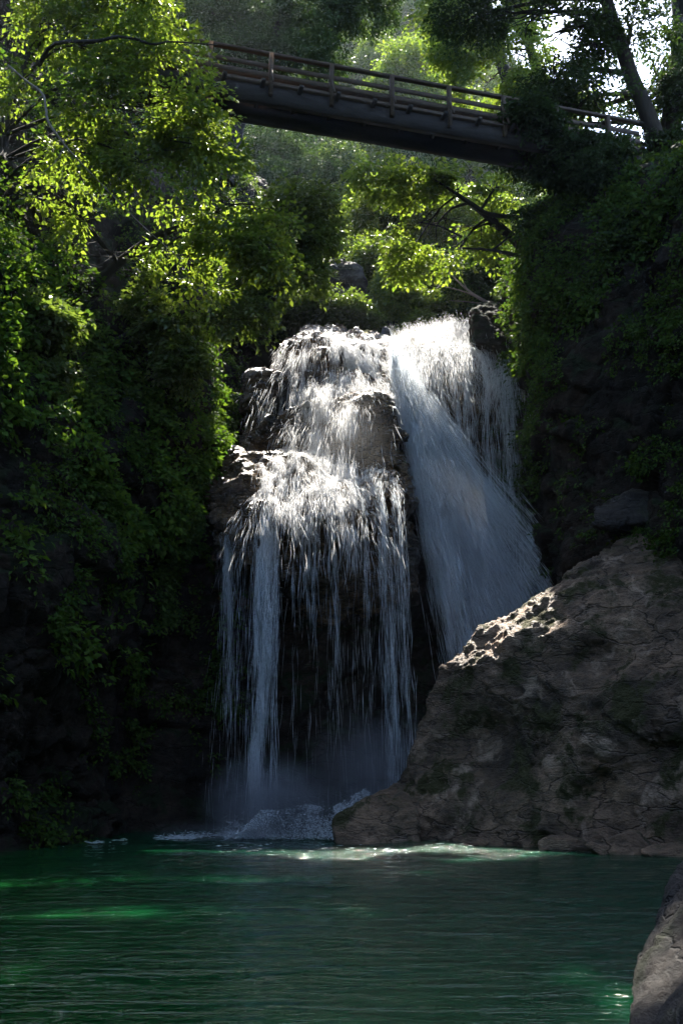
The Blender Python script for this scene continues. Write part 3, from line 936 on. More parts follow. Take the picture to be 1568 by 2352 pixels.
# river above the lip
xs = np.linspace(-2.5, 8, 60)
ys = np.linspace(39.5, 62, 90)
XX, YY = np.meshgrid(xs, ys, indexing='ij')
ZZ = 17.95 + 0.045 * (YY - 44) + fbm(np.stack([XX, YY, XX * 0], 2).reshape(-1, 3) * 1.3, 4, 8).reshape(XX.shape) * 0.16
V = np.stack([XX, YY, ZZ], 2).reshape(-1, 3)
#kind(link('river_water', mesh('river_water', V, grid_faces(60, 90), M['pool'], True)), 'structure', 'river running to the lip of the falls')

# ------------------------------------------------------------------ footbridge
zr = 26.6
def at_z(X, Y, z):
    u, v = (X - 784) / FPX, (1176 - Y) / FPX
    k = (z - CAM_H) / (sp + v * cp)
    return np.array([u * k, k * (cp - v * sp), z])
bl, br = at_z(470, 98, zr), at_z(1240, 241, zr)
ax = br - bl
ax /= np.linalg.norm(ax)
side = np.cross(ax, (0, 0, 1))
if side[1] < 0:
    side = -side                       # away from the camera
b0, b1 = bl - ax * 2.6, br + ax * 4.2
bri = thing('footbridge', 'weathered timber footbridge with post and rail sides crossing the gorge above the falls', 'bridge', (bl + br) / 2 - np.array([0, 0, 2.6]))
WID = 1.25
up = np.array([0, 0, 1.0])
deckz = -1.22
def line(off, dz):
    return b0 + side * off + up * dz, b1 + side * off + up * dz
mb = MB()
mb.beam(*line(WID / 2, deckz - 0.08), WID + 0.3, 0.09)
mb.build('deck', M['timber'], bri)
for off in (0.06, WID - 0.06):
    m_ = MB()
    m_.beam(*line(off, deckz - 0.46), 0.22, 0.66)
    m_.build('girder', M['girder'], bri)
L = np.linalg.norm(br - bl)
ps = [at_z(X, Y, zr) for X, Y in ((484, 101), (622, 126), (760, 150), (897, 176), (1028, 200), (1152, 224))]
ts = [float((q - b0) @ ax) for q in ps]
stp = ts[-1] - ts[-2]
ts += [ts[-1] + stp, ts[-1] + 2 * stp]
for off, sgn in ((-0.02, -1), (WID + 0.02, 1)):
    rail = MB()
    rail.beam(*line(off, 0.0), 0.16, 0.10)
    rail.build('top_rail', M['timber'], bri)
    for dz, hgt in ((-0.50, 0.17), (-0.88, 0.20)):
        r_ = MB()
        r_.beam(*line(off + 0.0 * sgn, dz), 0.05, hgt)
        r_.build('mid_rail', M['timber'], bri)
    kb = MB()
    kb.beam(*line(off, deckz + 0.04), 0.07, 0.10)
    kb.build('kick_board', M['timber'], bri)
    for t_ in ts:
        q = b0 + ax * t_ + side * (off + sgn * 0.11)
        po = MB()
        po.beam(q + up * (-0.052), q + up * (-1.75), 0.16, 0.14, up=ax)
        pob = po.build('post', M['timber'], bri)
        k_ = MB()
        k_.beam(q + up * -0.75 + side * sgn * 0.06, q + up * -1.50 + side * sgn * 0.42, 0.07, 0.06, up=ax)
        kk = k_.build('brace', M['timber'], None)
        kk.parent = pob
        kk.location = (0, 0, 0)
for t_ in np.arange(0.6, np.linalg.norm(b1 - b0), 1.35):
    q = b0 + ax * t_ + up * (deckz - 0.2)
    m_ = MB()
    m_.beam(q - side * 0.45, q + side * (WID + 0.45), 0.14, 0.12)
    m_.build('cross_beam', M['girder'], bri)

# ------------------------------------------------------------------ trees
def spray_leaves(C, A, n, leaf, L, seed, droop=0.25, fan=0.55, tilt=0.35, wid=0.30):
    """flat leafy twigs: C base points, A axes; n leaves each; returns rhombic leaves"""
    g = np.random.default_rng(seed)
    S = len(C)
    A = A / (np.linalg.norm(A, axis=1, keepdims=True) + 1e-9)
    upv = np.array([0, 0, 1.0]) + g.normal(size=(S, 3)) * tilt
    B = np.cross(A, upv)
    B /= np.linalg.norm(B, axis=1, keepdims=True) + 1e-9
    Nn = np.cross(B, A)
    L = L * g.uniform(0.6, 1.3, (S, 1))
    t = (np.arange(n)[None] + g.random((S, n))) / n
    sd = np.where((np.arange(n)[None] + g.integers(0, 2, (S, 1))) % 2 == 0, 1.0, -1.0)
    al = t * L
    of = sd * fan * L * (0.15 + 0.85 * np.sin(np.clip(t * 2.6 + 0.35, 0, 3.1))) * g.random((S, n)) * 0.75
    base = C[:, None] + A[:, None] * al[..., None] + B[:, None] * of[..., None]
    base[..., 2] -= droop * (al + np.abs(of) * 0.6) ** 1.3
    base += g.normal(size=base.shape) * 0.06 * L[..., None]
    d = A[:, None] * g.uniform(0.3, 1.0, (S, n, 1)) + B[:, None] * (sd * g.uniform(0.3, 1.0, (S, n)))[..., None] + np.array([0, 0, -0.35]) * g.uniform(0, 1.6, (S, n, 1)) + g.normal(size=(S, n, 3)) * 0.25
    d /= np.linalg.norm(d, axis=2, keepdims=True)
    nn = Nn[:, None] + g.normal(size=(S, n, 3)) * 0.45
    wv = np.cross(d, nn)
    wv /= np.linalg.norm(wv, axis=2, keepdims=True) + 1e-9
    nn = np.cross(wv, d)
    l = leaf * g.uniform(0.55, 1.3, (S, n, 1))
    V = np.empty((S, n, 4, 3))
    V[:, :, 0] = base
    mid = base + d * l * 0.45 - nn * l * 0.08
    V[:, :, 1] = mid + wv * l * wid + nn * l * 0.14
    V[:, :, 2] = base + d * l - nn * l * 0.12
    V[:, :, 3] = mid - wv * l * wid + nn * l * 0.14
    k = np.arange(S * n)[:, None] * 4
    F = np.concatenate([k + np.array([0, 1, 2]), k + np.array([0, 2, 3])])
    return V.reshape(-1, 3), F

def crown_points(blobs, seed, cull=-0.15, layer=0.5, shell=0.45, fs=0.55):
    g = np.random.default_rng(seed)
    CC, AA = [], []
    for c, r, n in blobs:
        c, r = np.asarray(c, float), np.asarray(r, float)
        d = g.normal(size=(n, 3))
        d /= np.linalg.norm(d, axis=1, keepdims=True)
        q = d * (g.random(n) ** shell)[:, None]
        # lumpy outline
        q = q * (1 + 0.28 * fbm(d * 1.7 + c * 0.37, 3, seed + 5))[:, None]
        pt = c + q * r
        if layer:
            ph = fbm(pt * np.array([0.3, 0.3, 0.0]), 2, seed + 3) * 1.5
            zz = pt[:, 2] / layer + ph
            pt[:, 2] = pt[:, 2] + (np.round(zz) - zz) * layer * 0.75
        m = fbm(pt * fs, 3, seed + 9) > cull
        a = d * np.array([1, 1, 0.25]) + g.normal(size=(n, 3)) * 0.4 + np.array([0, 0, -0.12])
        CC.append(pt[m])
        AA.append(a[m])
    return np.concatenate(CC), np.concatenate(AA)

def tree(name, label, path, rad, blobs, leaf=0.2, nl=14, spl=0.7, mat='leaf_mid', seed=1, bark='bark', group=None, cull=-0.15, layer=0.5, cat='tree', droop=0.25, twigs=1, limb_r=0.07, shell=0.45, fs=0.55, wid=0.30):
    g = np.random.default_rng(seed)
    path = np.asarray(path, float)
    t = thing(name, label, cat, path[0], group)
    cv = curve(path, 14)
    rr = np.interp(np.linspace(0, 1, 14), np.linspace(0, 1, len(rad)), rad)
    mb = MB()
    mb.tube(cv, rr, 9, 0.06, seed)
    mb.build('trunk', M[bark], t, True)
    lb = MB()
    for c, r, n in blobs:
        c, r = np.asarray(c, float), np.asarray(r, float)
        i = np.argmin(np.linalg.norm(cv - (c - np.array([0, 0, r[2] * 0.6])), axis=1))
        a = cv[i]
        ln = np.linalg.norm(c - a)
        midp = (a + c) / 2 + np.array([0, 0, 0.12 * ln]) + g.normal(size=3) * 0.06 * ln
        lim = curve([a, midp, c], 8)
        r0 = min(rr[i] * 0.6, limb_r)
        lb.tube(lim, np.linspace(r0, r0 * 0.35, 8), 6, 0.05, seed)
        for k in range(int(7 * twigs)):
            d = g.normal(size=3)
            d /= np.linalg.norm(d)
            e = c + d * r * g.uniform(0.6, 0.95)
            s_ = lim[g.integers(3, 8)]
            m2 = (s_ + e) / 2 + g.normal(size=3) * 0.12 * np.linalg.norm(e - s_)
            lb.tube(curve([s_, m2, e], 6), np.linspace(r0 * 0.35, 0.008, 6), 4)
    if lb.V:
        lb.build('branches', M[bark], t, True)
    C, A = crown_points(blobs, seed, cull, layer, shell, fs)
    V, F = spray_leaves(C, A, nl, leaf, spl, seed + 1, droop, wid=wid)
    link('crown', mesh('crown', V, F, M[mat]), t)
    return t

def B_(X, Y, y, r, n):
    return (P(X, Y, y), r, n)

# --- left bank, in front of the bridge
tree('broadleaf_tree', 'tall sunlit leafy tree filling the upper left corner over the bridge end',
     [P(-60, 700, 29.5), P(-20, 420, 29), P(60, 150, 28.5), P(150, -60, 28)], [0.3, 0.24, 0.17, 0.1],
     [B_(120, 40, 27.5, (2.0, 0.88, 1.5), 277), B_(280, 20, 26.8, (1.6, 0.77, 1.3), 277), B_(340, 130, 26.2, (1.5, 0.66, 1.1), 257), B_(250, 220, 26.4, (1.7, 0.77, 1.1), 277), B_(400, 250, 26.0, (1.3, 0.66, 1.0), 237),
      B_(60, 200, 27.5, (1.6, 0.77, 1.2), 118), B_(440, 330, 26.2, (1.2, 0.61, 0.9), 205), B_(330, 370, 26.6, (1.6, 0.66, 0.8), 198), B_(180, 330, 27, (1.5, 0.66, 0.8), 98), B_(200, -80, 27.5, (3.0, 1.10, 1.3), 277)],
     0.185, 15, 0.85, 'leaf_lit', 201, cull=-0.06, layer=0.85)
tree('broadleaf_tree', 'sunlit leafy tree on the left bank reaching out to the right above the cascade',
     [P(60, 900, 30.5), P(180, 700, 30), P(330, 560, 29.2), P(480, 500, 28.6)], [0.24, 0.2, 0.13, 0.06],
     [B_(190, 500, 28.6, (1.5, 0.40, 0.7), 97), B_(260, 580, 28.6, (1.3, 0.36, 0.6), 77), B_(420, 470, 28.2, (1.3, 0.36, 0.7), 107), B_(540, 470, 28, (1.15, 0.33, 0.75), 112), B_(520, 560, 28, (1.2, 0.33, 0.7), 109), B_(610, 570, 28, (0.95, 0.26, 0.75), 97),
      B_(380, 590, 28.5, (1.3, 0.36, 0.6), 69), B_(620, 480, 28.2, (0.6, 0.20, 0.5), 39), B_(440, 650, 28.8, (1.3, 0.33, 0.6), 46), B_(650, 610, 27.9, (0.5, 0.17, 0.4), 37), B_(500, 350, 28.4, (0.9, 0.26, 0.5), 46), B_(130, 430, 28.6, (1.6, 0.33, 0.6), 60)],
     0.20, 14, 0.75, 'leaf_lit', 211, cull=0.0, layer=0.8)
tree('sapling', 'small leafy sapling with a sunlit drooping side on the shaded left cliff',
     [P(300, 860, 31), P(360, 780, 30.3), P(420, 730, 29.9)], [0.09, 0.06, 0.03],
     [B_(390, 760, 29.6, (0.9, 0.8, 0.5), 200), B_(420, 830, 29.6, (0.7, 0.7, 0.7), 230), B_(340, 700, 29.6, (0.7, 0.6, 0.4), 120), B_(300, 620, 29.4, (0.8, 0.6, 0.4), 120)],
     0.17, 14, 0.5, 'leaf_mid', 221, cull=-0.2)
tree('sapling', 'leafy sapling with dull green sprays at the left picture edge',
     [P(-80, 950, 27.5), P(-30, 800, 27), P(60, 720, 26.6)], [0.1, 0.07, 0.03],
     [B_(60, 720, 26.4, (1.1, 0.8, 0.5), 300), B_(0, 830, 26.2, (0.8, 0.7, 0.9), 260), B_(110, 740, 26.2, (0.7, 0.5, 0.35), 150), B_(100, 850, 26.3, (0.5, 0.5, 0.5), 110), B_(0, 640, 26.6, (0.9, 0.7, 0.5), 150)],
     0.20, 14, 0.55, 'leaf_mid', 231, cull=-0.2)
tree('broadleaf_tree', 'shaded leafy tree between the left bank tree and the crag above the falls',
     [P(600, 780, 35.6), P(630, 660, 35.4), P(660, 520, 35.2), P(680, 420, 35.0)], [0.2, 0.17, 0.12, 0.06],
     [B_(690, 470, 35.0, (1.4, 1.0, 0.8), 210), B_(640, 560, 35.2, (1.6, 1.0, 0.9), 230), B_(590, 640, 35.2, (1.5, 1.0, 0.9), 230), B_(715, 550, 35.0, (1.1, 0.9, 0.6), 154), B_(545, 720, 34.8, (1.4, 1.0, 0.8), 196), B_(700, 630, 35.2, (1.0, 0.8, 0.6), 125)],
     0.20, 14, 0.65, 'leaf_mid', 241, cull=-0.2)

# --- lit tree under the bridge on the right bank upstream
tree('broadleaf_tree', 'sunlit yellow green tree under the bridge leaning out from the right cliff over the lip',
     [P(1260, 640, 37.3), P(1190, 560, 37.1), P(1110, 490, 36.9), P(1010, 420, 36.7)], [0.28, 0.22, 0.14, 0.05],
     [B_(880, 410, 36.5, (1.37, 0.64, 0.92), 175), B_(960, 420, 36.5, (1.26, 0.64, 1.15), 183), B_(1050, 430, 36.7, (1.47, 0.64, 1.03), 198), B_(895, 520, 36.5, (0.95, 0.56, 1.03), 145), B_(1000, 520, 36.7, (1.58, 0.64, 0.92), 206), B_(1100, 520, 37.1, (1.26, 0.64, 1.03), 175),
      B_(1140, 430, 37.1, (0.95, 0.64, 0.80), 137), B_(1050, 580, 37.1, (1.47, 0.64, 0.52), 153), B_(930, 600, 36.5, (0.73, 0.48, 0.69), 91)],
     0.20, 14, 0.6, 'leaf_lit', 251, cull=-0.14, layer=0.7)
bb = MB()
for pts, r in (([(1200, 590), (1130, 575), (1060, 570)], 0.09), ([(1190, 500), (1110, 488), (1040, 440), (985, 405)], 0.10), ([(1130, 575), (1170, 540), (1185, 505)], 0.05), ([(1060, 545), (1010, 520), (960, 510)], 0.05)):
    bb.tube(curve([P(a, b, 36.3) for a, b in pts], 12), np.linspace(r, r * 0.4, 12), 6, 0.1, 3)
tt = thing('bare_branch', 'dark bare branches arching from the right cliff across the sunlit tree', 'branch', P(1200, 590, 36.3))
bb.build('limb', M['bark'], tt, True)
tree('bush', 'sunlit bush on the bank just behind the waterfall lip',
     [P(950, 770, 46), P(950, 720, 46), P(950, 690, 46)], [0.08, 0.06, 0.03],
     [B_(930, 690, 45.5, (1.3, 1.1, 0.9), 380), B_(900, 650, 46, (0.9, 0.9, 0.9), 250), B_(1020, 710, 46, (1.6, 1.0, 0.7), 400), B_(1070, 700, 46.5, (1.2, 1.0, 0.8), 300), B_(960, 740, 45, (0.7, 0.6, 0.4), 150)],
     0.17, 14, 0.5, 'leaf_lit', 261, cat='bush', cull=-0.25)
for i_, (X, Y, y, r, lab) in enumerate([(720, 700, 44, (1.3, 1.0, 0.9), 'dull green bush in front of the crag left of the waterfall lip'), (800, 715, 44.2, (1.0, 0.8, 0.6), 'small bush at the foot of the crag behind the mossy rocks'),
                                        (880, 470, 52, (2.2, 1.6, 1.6), 'sunlit bush high on the slope seen under the middle of the bridge'), (1000, 480, 53, (2.4, 1.6, 1.8), 'broad sunlit bush on the slope below the right half of the bridge'), (1100, 500, 52, (2.2, 1.6, 1.8), 'sunlit bush on the slope beside the right cliff'),
                                        (900, 590, 48, (1.8, 1.4, 1.2), 'sunlit bush low on the slope above the lip'), (1040, 620, 48, (2.0, 1.4, 1.2), 'wide sunlit bush behind the fallen branch')]):
    b = P(X, Y, y)
    tree('bush', lab, [b + np.array([0.2, 0.6, -r[2] - 0.6]), b + np.array([0.1, 0.3, -0.3]), b], [0.08, 0.06, 0.03], [(b, r, 460), (b + np.array([r[0] * 0.6, 0, -0.4]), np.array(r) * 0.7, 240), (b + np.array([-r[0] * 0.6, 0, -0.2]), np.array(r) * 0.7, 240)], 0.19, 14, 0.6, 'leaf_mid' if i_ < 2 else 'leaf_lit', 270 + i_, cat='bush', cull=-0.25, group='bushes on the banks above the falls')
# fallen trunk with twigs at the right end of the lip
lg = thing('fallen_log', 'bare fallen branch with splayed twigs beside the rock knob on the lip', 'log', P(1140, 700, 43.5))
mb = MB()
for pts, r in (([(1140, 702), (1100, 685), (1060, 655), (1030, 625)], 0.10), ([(1110, 690), (1060, 668), (1000, 655)], 0.05), ([(1135, 700), (1080, 672), (1060, 640)], 0.05), ([(1142, 703), (1090, 695), (1030, 690)], 0.04)):
    mb.tube(curve([P(a, b, 43.5) for a, b in pts], 10), np.linspace(r, r * 0.3, 10), 6, 0.12, 5)
mb.build('log', M['deadwood'], lg, True)

# --- right: big dark trees over the bridge end
tree('dark_tree', 'big dark tree with a leaning trunk above the right end of the bridge',
     [P(1520, 360, 36), P(1492, 280, 35.8), P(1440, 150, 35.4), P(1395, 10, 35), P(1370, -120, 35)], [0.42, 0.36, 0.30, 0.26, 0.2],
     [B_(1300, 60, 34.5, (2.0, 1.8, 0.8), 260), B_(1180, 30, 34.5, (1.8, 1.6, 0.8), 260), B_(1080, 40, 35, (1.6, 1.5, 0.7), 235), B_(1350, 220, 34.5, (1.5, 1.4, 0.8), 235), B_(1270, 170, 35, (1.4, 1.2, 0.8), 217), B_(1450, 60, 35, (1.6, 1.6, 1.2), 266),
      B_(1320, 110, 34.8, (1.5, 1.2, 0.7), 330), B_(1275, 75, 35.2, (0.9, 0.8, 0.5), 130), B_(1345, 55, 35.4, (0.9, 0.8, 0.5), 110), B_(1250, 240, 35, (1.3, 1.0, 0.6), 136), B_(1350, 290, 35, (1.3, 1.0, 0.5), 136), B_(1400, -100, 35, (4.0, 2.5, 1.2), 558)],
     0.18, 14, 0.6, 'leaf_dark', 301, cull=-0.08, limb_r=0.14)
tree('dark_tree', 'dark tree with an upright trunk at the right picture edge by the bridge end',
     [P(1530, 380, 37), P(1545, 250, 36.8), P(1560, 100, 36.5), P(1556, -60, 36.4)], [0.46, 0.42, 0.36, 0.3],
     [B_(1520, 60, 36, (1.4, 1.6, 1.2), 420), B_(1500, 160, 36.6, (0.9, 1.2, 0.7), 240), B_(1580, 200, 36, (1.2, 1.4, 1.5), 420), B_(1600, 330, 35, (1.4, 1.4, 1.2), 420), B_(1480, 330, 35.5, (1.3, 1.2, 0.5), 300), B_(1480, 210, 36.8, (0.9, 0.9, 0.9), 170)],
     0.18, 14, 0.6, 'leaf_dark', 311, cull=-0.1, limb_r=0.12)
tree('broadleaf_tree', 'sunlit tree with hanging boughs behind the right half of the bridge rail',
     [P(1330, 330, 44), P(1250, 200, 44), P(1200, 60, 43.5), P(1150, -80, 43)], [0.35, 0.3, 0.22, 0.15],
     [B_(1080, 110, 42.5, (1.9, 1.6, 1.0), 480), B_(1180, 120, 42.5, (1.9, 1.6, 1.1), 480), B_(1120, 190, 43, (1.6, 1.4, 0.9), 430), B_(1220, 210, 43, (1.6, 1.4, 0.9), 420), B_(1050, 20, 43, (2.0, 1.6, 1.0), 480), B_(1290, 250, 43.5, (1.4, 1.4, 0.9), 300), B_(1160, 20, 43, (2, 1.6, 1), 420)],
     0.20, 14, 0.75, 'leaf_lit', 321, cull=-0.12, droop=0.4)
tree('broadleaf_tree', 'small sunlit tree rising just behind the middle of the bridge rail',
     [P(960, 420, 72), P(955, 300, 72), P(950, 180, 71.5)], [0.3, 0.2, 0.1],
     [B_(950, 150, 71, (2.7, 2.2, 2.1), 560), B_(990, 230, 71, (2.5, 2.1, 1.7), 480), B_(900, 190, 71, (1.5, 1.5, 1.4), 280)],
     0.30, 14, 0.9, 'leaf_lit', 331, cull=-0.2)

tree('unseen_shade_tree', 'added tree on the left cliff whose unseen crown shades the pool',  # added above the frame to keep sun off the pool
     [(-13.5, 20, 24), (-12, 21, 30), (-8, 23, 34), (-3, 24, 36)], [0.4, 0.34, 0.22, 0.1],
     [((-9, 22, 33.5), (3.2, 3.4, 1.2), 700), ((-5, 23, 34.5), (3.2, 3.6, 1.2), 800), ((-1, 22, 35), (3.0, 3.6, 1.2), 800), ((2.5, 23, 35.5), (2.6, 3.4, 1.1), 650), ((-5, 17, 34), (3.5, 3.0, 1.2), 650), ((0, 17, 35), (3.2, 2.6, 1.0), 600), ((-5, 27, 34.8), (3, 1.5, 0.9), 600), ((-1.5, 27, 35.2), (3, 1.6, 0.9), 600), ((-8.5, 26, 34), (2.6, 1.6, 1), 500), ((-3, 29.3, 36.6), (2.8, 1.1, 0.7), 450), ((-2.5, 31, 37), (2.9, 1.6, 0.7), 700), ((1, 30.6, 37), (2.6, 1.8, 0.7), 650), ((-1.6, 34.4, 38.8), (2.6, 1.9, 0.7), 750), ((1.4, 34, 38.8), (2.2, 1.9, 0.7), 600), ((3, 28, 36.6), (2.6, 1.8, 0.8), 600), ((-7, 26.5, 34.5), (2.4, 1.4, 0.7), 380), ((5, 17, 35.5), (3, 2.6, 1), 500)],
     0.22, 14, 0.7, 'leaf_mid', 341, cull=-0.3, limb_r=0.16)
tree('unseen_shade_tree', 'added tree on the right cliff whose unseen crown shades the pool and big boulder',  # crown out of view, added to shade the right pool and boulder
     [(13, 30, 26), (12, 30.5, 31), (9, 31, 35), (5, 31, 37)], [0.42, 0.34, 0.22, 0.1],
     [((10, 31, 35), (3.0, 3.6, 1.2), 750), ((6.5, 32, 36), (2.8, 3.8, 1.2), 800), ((3.5, 32, 36.5), (2.4, 3.6, 1.1), 650), ((9, 26, 35), (3.2, 3.2, 1.2), 700), ((5.5, 26, 36), (3, 3.2, 1.1), 700), ((12.5, 28, 33), (2.5, 3.5, 1.5), 600), ((8.8, 24.5, 35), (3, 2, 0.8), 700), ((7.5, 29.3, 36), (2.6, 1.6, 0.8), 600), ((6.6, 31.8, 37.6), (2.4, 1.5, 0.7), 650)],
     0.22, 14, 0.7, 'leaf_dark', 351, cull=-0.15, limb_r=0.16)

tree('dark_tree', 'broad dark tree in shade just behind the left half of the bridge',
     [P(520, 420, 47), P(560, 250, 47), P(640, 60, 46.5), P(680, -80, 46)], [0.4, 0.34, 0.26, 0.16],
     [B_(470, 20, 46, (2.2, 1.6, 1.8), 676), B_(600, 0, 46, (2.2, 1.6, 1.8), 676), B_(720, 20, 46, (2.2, 1.6, 1.7), 676), B_(840, 0, 46, (1.9, 1.6, 1.5), 546), B_(560, 130, 46.5, (2.2, 1.6, 1.3), 624), B_(700, 130, 46.5, (2.0, 1.6, 1.2), 559), B_(440, 150, 47, (1.8, 1.6, 1.5), 494), B_(800, -120, 45.5, (2.6, 2.0, 1.3), 600)],
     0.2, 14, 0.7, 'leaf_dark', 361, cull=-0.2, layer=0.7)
tree('dark_tree', 'dull blue green tree in shade below the middle of the bridge',
     [P(640, 640, 64), P(650, 520, 64), P(680, 400, 63)], [0.3, 0.24, 0.12],
     [B_(620, 340, 63, (2.64, 1.98, 1.98), 450), B_(730, 360, 63, (2.64, 1.98, 1.98), 450), B_(560, 420, 63, (2.11, 1.85, 2.11), 350), B_(680, 440, 63, (2.64, 1.98, 1.85), 430), B_(790, 440, 63, (1.98, 1.85, 1.72), 330), B_(760, 540, 63, (2.11, 1.85, 1.45), 330)],
     0.26, 14, 0.9, 'leaf_dark', 371, cull=-0.2, layer=0.7)

tree('unseen_shade_tree', 'added tree behind the bridge whose unseen crown shades the pool',  # added for the shade its out-of-frame crown throws on the pool
     [P(1380, 330, 46), (9.5, 46, 36), (7.5, 45, 43), (4, 44, 47)], [0.42, 0.36, 0.26, 0.12],
     [((2, 42, 46.5), (2.6, 3.2, 1.2), 650), ((5, 42, 47), (2.6, 3.2, 1.2), 700), ((8, 43, 47), (2.6, 3.4, 1.2), 700), ((4, 46, 48.5), (3, 2.6, 1.2), 650), ((8, 47.5, 48.5), (2.6, 2.4, 1.1), 500)],
     0.22, 14, 0.75, 'leaf_mid', 381, cull=-0.3, limb_r=0.16)

# shrubs on the right cliff top below the bridge end
sh = [(1200, 340, 34.6, (1.1, 0.9, 0.6), 'rounded grey green bush hiding the right foot of the bridge girder'),
      (1215, 268, 32.6, (0.9, 0.5, 0.5), 'leafy sprig hanging in front of the right end of the bridge rail'),
      (1340, 318, 33.0, (1.2, 0.7, 0.45), 'low bush growing through the rail at the right end of the bridge'),
      (1290, 370, 34, (1.6, 1.1, 0.8), 'dark bush on the right cliff edge below the bridge rail'),
      (1420, 380, 32.5, (1.8, 1.2, 0.9), 'dark bush on the right cliff top under the leaning tree'),
      (1540, 430, 31, (1.3, 1.1, 1.2), 'dark bush on the right cliff at the picture edge'),
      (1260, 480, 34.3, (1.2, 0.8, 1.0), 'dull bush hanging from the right cliff below the bridge'),
      (1440, 560, 31, (1.3, 0.8, 0.9), 'dull green bush halfway down the right cliff')]
for i, (X, Y, y, r, lab) in enumerate(sh):
    b = P(X, Y, y)
    tree('bush', lab, [b + np.array([0.3, 0.8, -r[2]]), b + np.array([0.1, 0.3, -0.3]), b], [0.07, 0.05, 0.03], [(b, r, 420), (b + np.array([r[0] * 0.7, 0.3, -0.3]), np.array(r) * 0.7, 220)], 0.17, 14, 0.5, 'leaf_dark', 400 + i, cat='bush', cull=-0.3, group='bushes on the right cliff')

# long dark bough and pale limb in the upper left
lb = thing('bare_branch', 'long dark bough crossing the upper left foliage towards the bridge rail', 'branch', P(-20, 120, 25))
mb = MB()
mb.tube(curve([P(90, 150, 26.4), P(125, 101, 25.6), P(220, 95, 25.1), P(262, 86, 25.0), P(305, 88, 25), P(350, 102, 25), P(385, 96, 25), P(430, 98, 25), P(500, 104, 25.2)], 24), np.linspace(0.07, 0.015, 24), 7, 0.14, 9)
mb.build('limb', M['bark'], lb, True)
lb = thing('bare_branch', 'crooked pale limb lit by the sun at the left edge among the leaves', 'branch', P(20, 150, 25.6))
mb = MB()
mb.tube(curve([P(20, 150, 25.9), P(60, 185, 25.8), P(98, 215, 25.6), P(106, 250, 25.4), P(112, 280, 25.4), P(132, 310, 25.4), P(155, 340, 25.4), P(190, 378, 25.5)], 26), np.linspace(0.035, 0.05, 26) * np.concatenate([np.ones(14), np.linspace(1, 0.35, 12)]), 6, 0.08, 10)
mb.tube(curve([P(30, 225, 25.6), P(70, 232, 25.5), P(98, 220, 25.5)], 8), np.linspace(0.012, 0.02, 8), 5)
mb.tube(curve([P(150, 335, 25.4), P(120, 380, 25.6), P(60, 420, 25.8)], 8), np.linspace(0.022, 0.008, 8), 5)
mb.tube(curve([P(190, 378, 25.5), P(260, 450, 26), P(330, 520, 26.4), P(420, 600, 26.8)], 12), np.linspace(0.022, 0.008, 12), 5)
mb.build('limb', M['pale_bark'], lb, True)
lb = thing('bare_branch', 'dark fallen bough slanting across the shaded left cliff beside the sapling', 'branch', P(250, 790, 29.4))
mb = MB()
mb.tube(curve([P(240, 795, 29.6), P(310, 755, 29.4), P(370, 730, 29.2), P(425, 718, 29.2)], 12), np.linspace(0.03, 0.09, 12), 6, 0.1, 11)
mb.build('limb', M['bark'], lb, True)

# --- forest on the slopes upstream: a few tree kinds, copied
def copy_tree(o, loc, rz, s, label=None):
    c = o.copy()
    COL.objects.link(c)
    c.location = loc
    c.rotation_euler = (0, 0, rz)
    c.scale = (s, s, s)
    if label:
        c['label'] = label
    for ch in list(o.children):
        k = ch.copy()
        COL.objects.link(k)
        k.parent = c
    return c
protos = []
for i in range(4):
    gg = np.random.default_rng(500 + i)
    H = 11.0
    base = np.array([0.0, 60.0, 30.0])
    bl_ = []
    for k in range(11):
        z = 3.2 + 8.0 * k / 10
        rr_ = 2.6 * math.sin(min(3.0, 0.55 + 2.3 * k / 10)) * 0.6
        a = k * 2.4 + i
        bl_.append((base + np.array([math.cos(a) * rr_, math.sin(a) * rr_, z]), (1.5, 1.5, 1.0), 130))
    t_ = tree('forest_tree', 'leafy forest tree standing in shade on the slope upstream', [base, base + np.array([0.2, 0, 4]), base + np.array([-0.1, 0.2, 8]), base + np.array([0, 0, 11])], [0.22, 0.18, 0.12, 0.04], bl_,
              0.26, 12, 0.85, ('leaf_mid', 'leaf_dark', 'leaf_mid', 'leaf_dark')[i], 510 + i, cull=-0.2, group='trees on the slope upstream of the bridge', layer=0.7)
    protos.append(t_)
spots = []
gg = np.random.default_rng(8)
for y in (47, 51, 55, 60, 65, 71, 77, 84, 92, 101, 111, 122, 134):
    dx = 3.6 + (y - 47) * 0.045
    for k in range(22):
        x = -32 - (y - 47) * 0.12 + dx * (k + gg.uniform(0.1, 0.9))
        yy = y + gg.uniform(-2, 2)
        if abs(x - 3.2) < 3.6 and yy < 51:
            continue
        if x > 0.205 * yy + 7.5 or x < -0.42 * yy:
            continue
        spots.append((x, yy))
print('forest trees', len(spots))
first = [True] * 4
for j, (x, y) in enumerate(spots):
    z = float(hill_z(np.array([x]), np.array([y]))[0]) - 0.6
    i = j % 4
    s = gg.uniform(0.7, 1.0) * (1 + max(0, y - 60) * 0.006)
    if first[i]:
        o = protos[i]
        o.location = (x, y, z)
        o.scale = (s, s, s)
        first[i] = False
    else:
        copy_tree(protos[i], (x, y, z), gg.uniform(0, 6.28), s)

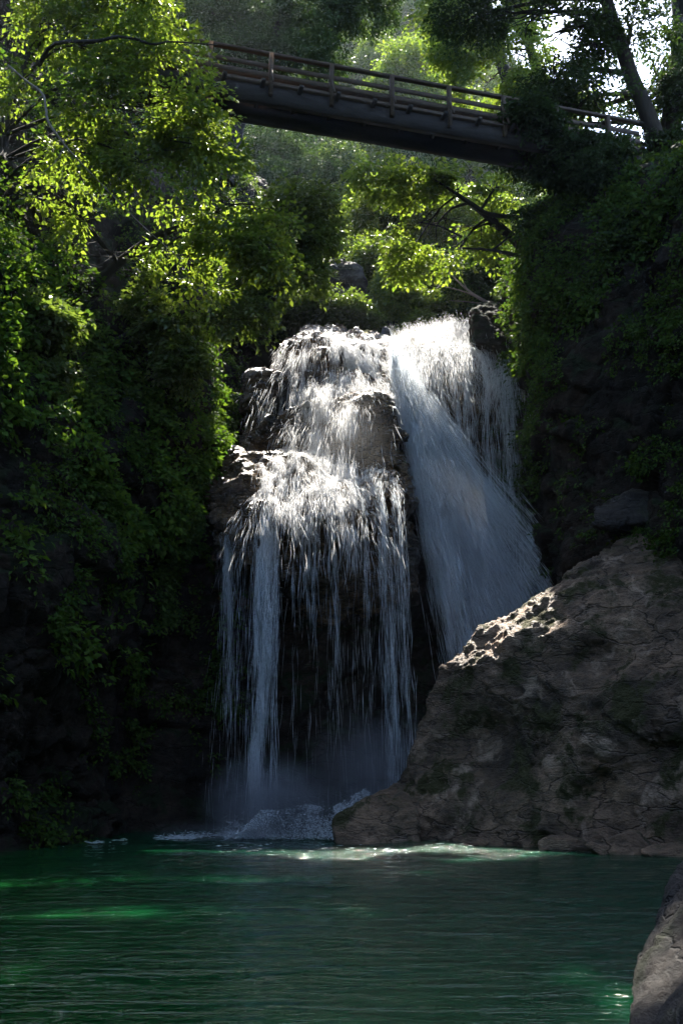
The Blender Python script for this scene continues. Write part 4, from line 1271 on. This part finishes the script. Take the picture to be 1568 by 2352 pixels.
# ------------------------------------------------------------------ ivy and ferns on the cliffs
def carpet(name, label, G_, u0, u1, v0, v1, n, leaf, mat, seed, thr=0.0, fs=0.45, nl=9, L=0.35):
    g = np.random.default_rng(seed)
    nu, nv = G_.shape[:2]
    Nn = grid_normals(G_)
    iu = g.integers(int(u0 * (nu - 1)), int(u1 * (nu - 1)), n)
    iv = g.integers(int(v0 * (nv - 1)), int(v1 * (nv - 1)), n)
    p_ = G_[iu, iv] + g.normal(size=(n, 3)) * 0.08
    n_ = Nn[iu, iv]
    m = fbm(p_ * fs, 4, seed) + 0.25 * n_[:, 2] > thr + np.interp(p_[:, 2], [1, 7, 13], [0.34, 0.16, 0.0])
    p_, n_ = p_[m], n_[m]
    # towards the gorge
    c = np.array([0.5, 26, 12]) - p_
    flip = np.sign((n_ * c).sum(1))
    n_ = n_ * flip[:, None]
    A_ = n_ * np.array([1, 1, 0.4]) + np.array([0, 0, -0.35]) + g.normal(size=p_.shape) * 0.5
    V, F = spray_leaves(p_ + n_ * 0.02, A_, nl, leaf, L, seed + 1, 0.35, 0.6, 0.6)
    return kind(link(name, mesh(name, V, F, M[mat])), 'stuff', label)
carpet('undergrowth', 'ivy and small plants covering the shaded left cliff', CG, 0.158, 0.442, 0.12, 1.0, 26000, 0.14, 'ivy', 601, 0.02, 0.7)
carpet('undergrowth', 'broad clumps of ferns and seedlings on the left cliff', CG, 0.158, 0.427, 0.30, 1.0, 9000, 0.22, 'fern', 605, 0.12, 0.55, 11, 0.6)
carpet('undergrowth', 'ivy and small plants on the dark right cliff', CG, 0.602, 0.842, 0.30, 1.0, 22000, 0.13, 'ivy', 611, 0.08, 0.7)
carpet('undergrowth', 'broad leafy clumps on the upper right cliff', CG, 0.616, 0.842, 0.60, 1.0, 7000, 0.2, 'ivy', 615, 0.05, 0.5, 11, 0.6)
carpet('undergrowth', 'leafy plants on the banks either side of the lip', CG, 0.398, 0.631, 0.84, 1.0, 5000, 0.18, 'leaf_mid', 621, -0.1)

# ------------------------------------------------------------------ haze in the gorge air
bm = bmesh.new()
bmesh.ops.create_cube(bm, size=1)
me = bpy.data.meshes.new('haze')
bm.to_mesh(me)
bm.free()
m, n = newmat('gorge_haze')
pv = N(n, 'ShaderNodeVolumePrincipled')
pv.inputs['Color'].default_value = (0.80, 0.88, 1.0, 1)
pv.inputs['Density'].default_value = 0.00022
pv.inputs['Anisotropy'].default_value = 0.45
o = N(n, 'ShaderNodeOutputMaterial')
n.links.new(pv.outputs[0], o.inputs['Volume'])
me.materials.append(m)
hz = link('haze', me)
hz.location = (0, 70, 72)
hz.scale = (640, 500, 152)
kind(hz, 'stuff', 'thin sunlit haze in the gorge')
